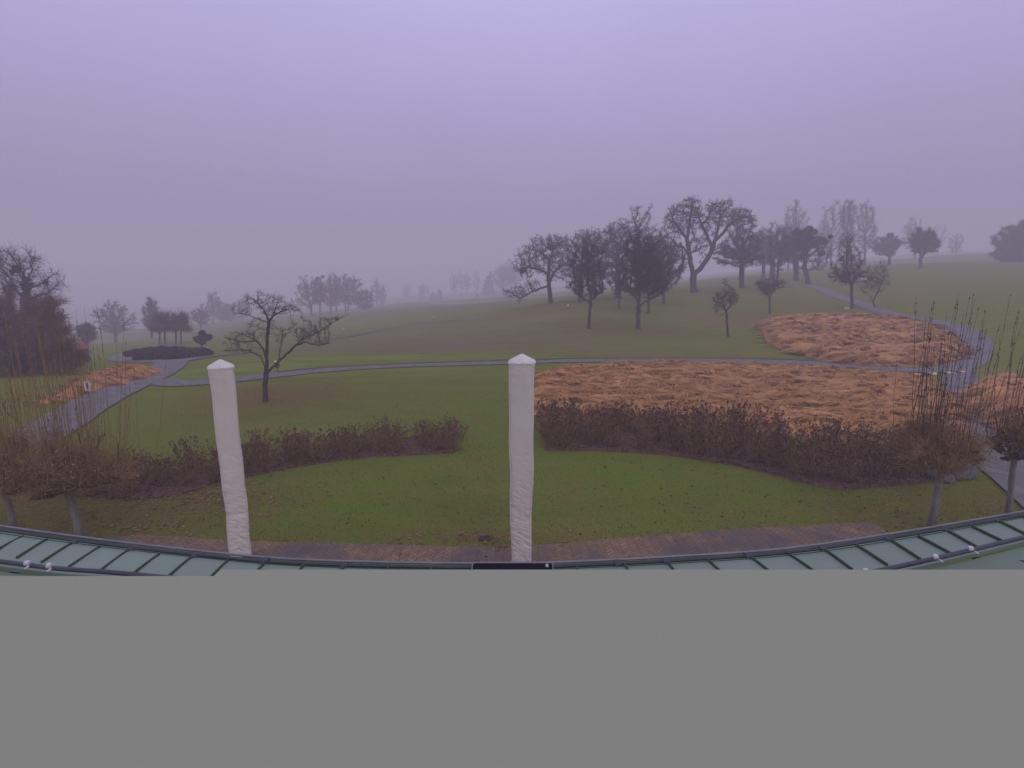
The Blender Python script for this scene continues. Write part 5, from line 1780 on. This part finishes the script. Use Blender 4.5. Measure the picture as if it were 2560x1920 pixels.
# iron drain grate in the lawn
g = at_z(D(1047, 1163), .012)
o = empty('drain_grate', g)
o.scale = (.55, .55, .6)
tag(o, 'small rusty drain grate among leaves at the edge of the lawn', 'drain')
MB().box((0, -.13, .012), (.38, .02, .024)).box((0, .13, .012), (.38, .02, .024)).box((-.18, 0, .012), (.02, .24, .024)).box((.18, 0, .012), (.02, .24, .024)).build('frame', M['iron'], o)
mb = MB()
for i in range(8):
    mb.box((-.15 + i * .043, 0, .013), (.018, .235, .018))
mb.build('bars', M['iron'], o)

# walker far away
bpy_mesh = bpy.data.meshes.new('body')
J = {'pelvis': (0, 0, .95, .14), 'waist': (0, 0, 1.12, .14), 'chest': (0, 0, 1.36, .18), 'neck': (0, -.01, 1.52, .06), 'head': (0, -.02, 1.66, .10), 'crown': (0, -.01, 1.76, .08),
     'sl': (-.19, 0, 1.44, .075), 'el': (-.25, .03, 1.17, .055), 'hl': (-.23, -.08, .93, .04), 'sr': (.19, 0, 1.44, .075), 'er': (.25, .02, 1.17, .055), 'hr': (.24, -.06, .93, .04),
     'kl': (-.10, -.07, .50, .075), 'fl': (-.10, .02, .08, .05), 'tl': (-.10, -.14, .05, .04), 'kr': (.10, .03, .50, .075), 'fr': (.10, .16, .10, .05), 'tr': (.10, .03, .05, .04), 'll': (-.09, -.01, .85, .11), 'lr': (.09, .01, .85, .11)}
names = list(J)
edges = [('pelvis', 'waist'), ('waist', 'chest'), ('chest', 'neck'), ('neck', 'head'), ('head', 'crown'), ('chest', 'sl'), ('sl', 'el'), ('el', 'hl'), ('chest', 'sr'), ('sr', 'er'), ('er', 'hr'),
         ('pelvis', 'll'), ('ll', 'kl'), ('kl', 'fl'), ('fl', 'tl'), ('pelvis', 'lr'), ('lr', 'kr'), ('kr', 'fr'), ('fr', 'tr')]
bpy_mesh.from_pydata([J[k_][:3] for k_ in names], [(names.index(a), names.index(b)) for a, b in edges], [])
bpy_mesh.materials.append(M['coat'])
body = bpy.data.objects.new('person', bpy_mesh)
COL.objects.link(body)
md = body.modifiers.new('skin', 'SKIN')
for i, k_ in enumerate(names):
    bpy_mesh.skin_vertices[0].data[i].radius = (J[k_][3], J[k_][3] * .85)
    bpy_mesh.skin_vertices[0].data[i].use_root = (k_ == 'pelvis')
md = body.modifiers.new('sub', 'SUBSURF')
md.levels = md.render_levels = 1
body.location = ground(Z8(1648, 576), 190)
tag(body, 'lone person in dark clothing walking on the far fairway', 'person')

# ------------------------------------------------------------------ fallen leaves and clods
M['leaf'] = mat('fallen_leaf', (.12, .065, .035), .85, var=(.34, .21, .12), scale=2.2, ramp_pos=(.3, .7))
M['clod'] = mat('worm_cast', (.05, .038, .025), .95, var=(.09, .07, .04), scale=6)
r = np.random.default_rng(9)


def leaves(P, size, rr, curl=.5):
    n_ = len(P)
    a = rr.uniform(0, 6.28, n_)
    s_ = size * rr.uniform(.5, 1.3, n_)
    u = np.stack([np.cos(a), np.sin(a), rr.uniform(-.3, .3, n_)], 1) * s_[:, None]
    v = np.stack([-np.sin(a), np.cos(a), rr.uniform(-.3, .3, n_)], 1) * s_[:, None] * .62
    up = np.zeros((n_, 3))
    up[:, 2] = s_ * rr.uniform(.1, curl, n_)
    V = np.stack([P - u, P - u * .4 + v + up, P + u * .5 + v * .8 + up * .6, P + u * 1.1, P + u * .4 - v + up * .7, P - u * .5 - v * .8 + up], 1).reshape(-1, 3)
    q = np.array([[0, 1, 2, 3], [0, 3, 4, 5]])
    return V, (np.arange(n_)[:, None, None] * 6 + q[None]).reshape(-1, 4)


pts = []
def scatter(cx, cy, rx, ry, n_):
    g = at_z(D(cx, cy), 0)
    p = np.stack([r.normal(g[0], rx * .5, n_), r.normal(g[1], ry * .5, n_)], 1)
    pts.append(p)


for c in [(420, 1072, 2.0, .8, 420), (300, 1120, 2.5, .9, 130), (150, 1110, 3, 1.5, 160), (480, 1050, 1.4, .7, 160), (1060, 1163, 1.6, .3, 70), (700, 1172, 4, .2, 40), (1950, 1110, 3, 1.8, 110), (2080, 1090, 2, 1.5, 70), (800, 1100, 7, 2.5, 75), (1400, 1080, 6, 2.2, 55), (1700, 1100, 4, 1.5, 40), (1050, 1050, 1, 5, 60), (250, 1140, 1.5, .5, 120), (900, 950, 10, 5, 60)]:
    scatter(*c)
P = np.vstack(pts)
P = np.column_stack([P, height(P[:, 0], P[:, 1]) + .022])
P = P[(P[:, 1] > 6.5)]
V, Fq = leaves(P, .031, r)
tag(mesh_np('fallen_leaves', V, [Fq], M['leaf']), 'scattered brown and tan fallen leaves on the lawn and paving', 'leaves', kind='stuff')
# leaves lying in the beds
pb = []
for A, B in beds:
    j = r.integers(0, 160, 1500)
    t = r.uniform(0, 1, 1500) ** 1.6
    q = A[j] * (1 - t)[:, None] + B[j] * t[:, None] + r.normal(0, .05, (1500, 2))
    pb.append(q)
P = np.vstack(pb)
V, Fq = leaves(np.column_stack([P, np.full(len(P), .065)]), .035, r, .8)
tag(mesh_np('bed_leaves', V, [Fq], mat('dead_leaf', (.07, .04, .032), .9, var=(.20, .115, .085), scale=3)), 'dead brown leaves lying in the mulch beds', 'leaves', kind='stuff')
# clods / worm casts
n_ = 700
P = np.stack([r.uniform(-9, 9, n_), 8.3 + r.gamma(2.0, 2.4, n_)], 1)
P = np.column_stack([P, height(P[:, 0], P[:, 1]) + .012])
parts = []
R_ = r.uniform(.008, .028, n_)
V0 = np.array([[1, 0, 0], [0, 1, 0], [-1, 0, 0], [0, -1, 0], [0, 0, .7]])
V = (P[:, None] + V0[None] * R_[:, None, None] * r.uniform(.6, 1.6, (n_, 5, 1))).reshape(-1, 3)
Ft = (np.arange(n_)[:, None, None] * 5 + np.array([[0, 1, 4], [1, 2, 4], [2, 3, 4], [3, 0, 4]])[None]).reshape(-1, 3)
tag(mesh_np('worm_casts', V, [Ft], M['clod']), 'small dark worm casts dotted over the lawn', 'soil', kind='stuff')
# short grass tufts near the building
n_ = 90000
P = np.stack([r.uniform(-11, 11, n_), 7.9 + 16 * r.uniform(0, 1, n_) ** 1.5], 1)
okp = np.ones(n_, bool)
for A, B in beds:
    okp &= ~inside(P[:, 0], P[:, 1], np.vstack([A, B[::-1]]))
pav = np.vstack([Bk, [[Bk[-1][0], 0], [Bk[0][0], 0]]])
okp &= ~inside(P[:, 0], P[:, 1], pav)
okp &= ~inside(P[:, 0], P[:, 1], bedA)
P = P[okp]
n_ = len(P)
P = np.column_stack([P, height(P[:, 0], P[:, 1]) - .003])
a = r.uniform(0, 6.28, n_)
hgt = r.uniform(.012, .038, n_) * (.6 + .8 * vnoise(P[:, 0], P[:, 1], 3, .8, .8, 3))
wd = r.uniform(.004, .011, n_)
dx = np.stack([np.cos(a) * wd, np.sin(a) * wd, 0 * wd], 1)
ln = np.stack([r.normal(0, .012, n_), r.normal(0, .012, n_), hgt], 1)
V = np.stack([P - dx, P + dx, P + ln], 1).reshape(-1, 3)
M['blade'] = mat('grass_blades', (.085, .135, .028), .9, var=(.17, .205, .06), scale=.9, detail=8, ramp_pos=(.35, .65))
tag(mesh_np('grass_tufts', V, [np.arange(n_ * 3).reshape(-1, 3)], M['blade']), 'short green grass of the lawn below the planting beds', 'grass', kind='stuff')

# ------------------------------------------------------------------ haze
zmin = float(GZ.min()) - 1.0
zmax = 4.4
for o in bpy.data.objects:
    if o.type == 'MESH' and o.name.startswith(('crown', 'shoots')):
        w0 = o.parent.location.z if o.parent else 0
        zmax = max(zmax, w0 + max(c[2] for c in o.bound_box))
zmax += .8
x_, y0_, y1_ = 640, -45, 660
m = bpy.data.materials.new('haze')
m.use_nodes = True
n = m.node_tree
n.nodes.clear()
mo = n.nodes.new('ShaderNodeOutputMaterial')
pv = n.nodes.new('ShaderNodeVolumePrincipled')
pv.inputs['Density'].default_value = HAZE_DENSITY
pv.inputs['Color'].default_value = (*HAZE_COLOR, 1)
pv.inputs['Anisotropy'].default_value = 0.0
n.links.new(pv.outputs[0], mo.inputs['Volume'])
hz = MB().box((0, (y0_ + y1_) / 2, (zmin + zmax) / 2), (2 * x_, y1_ - y0_, zmax - zmin)).build('haze', m)
tag(hz, 'pale violet grey haze filling the air over the course', 'haze', kind='stuff')
print('haze top', zmax, 'bottom', zmin)
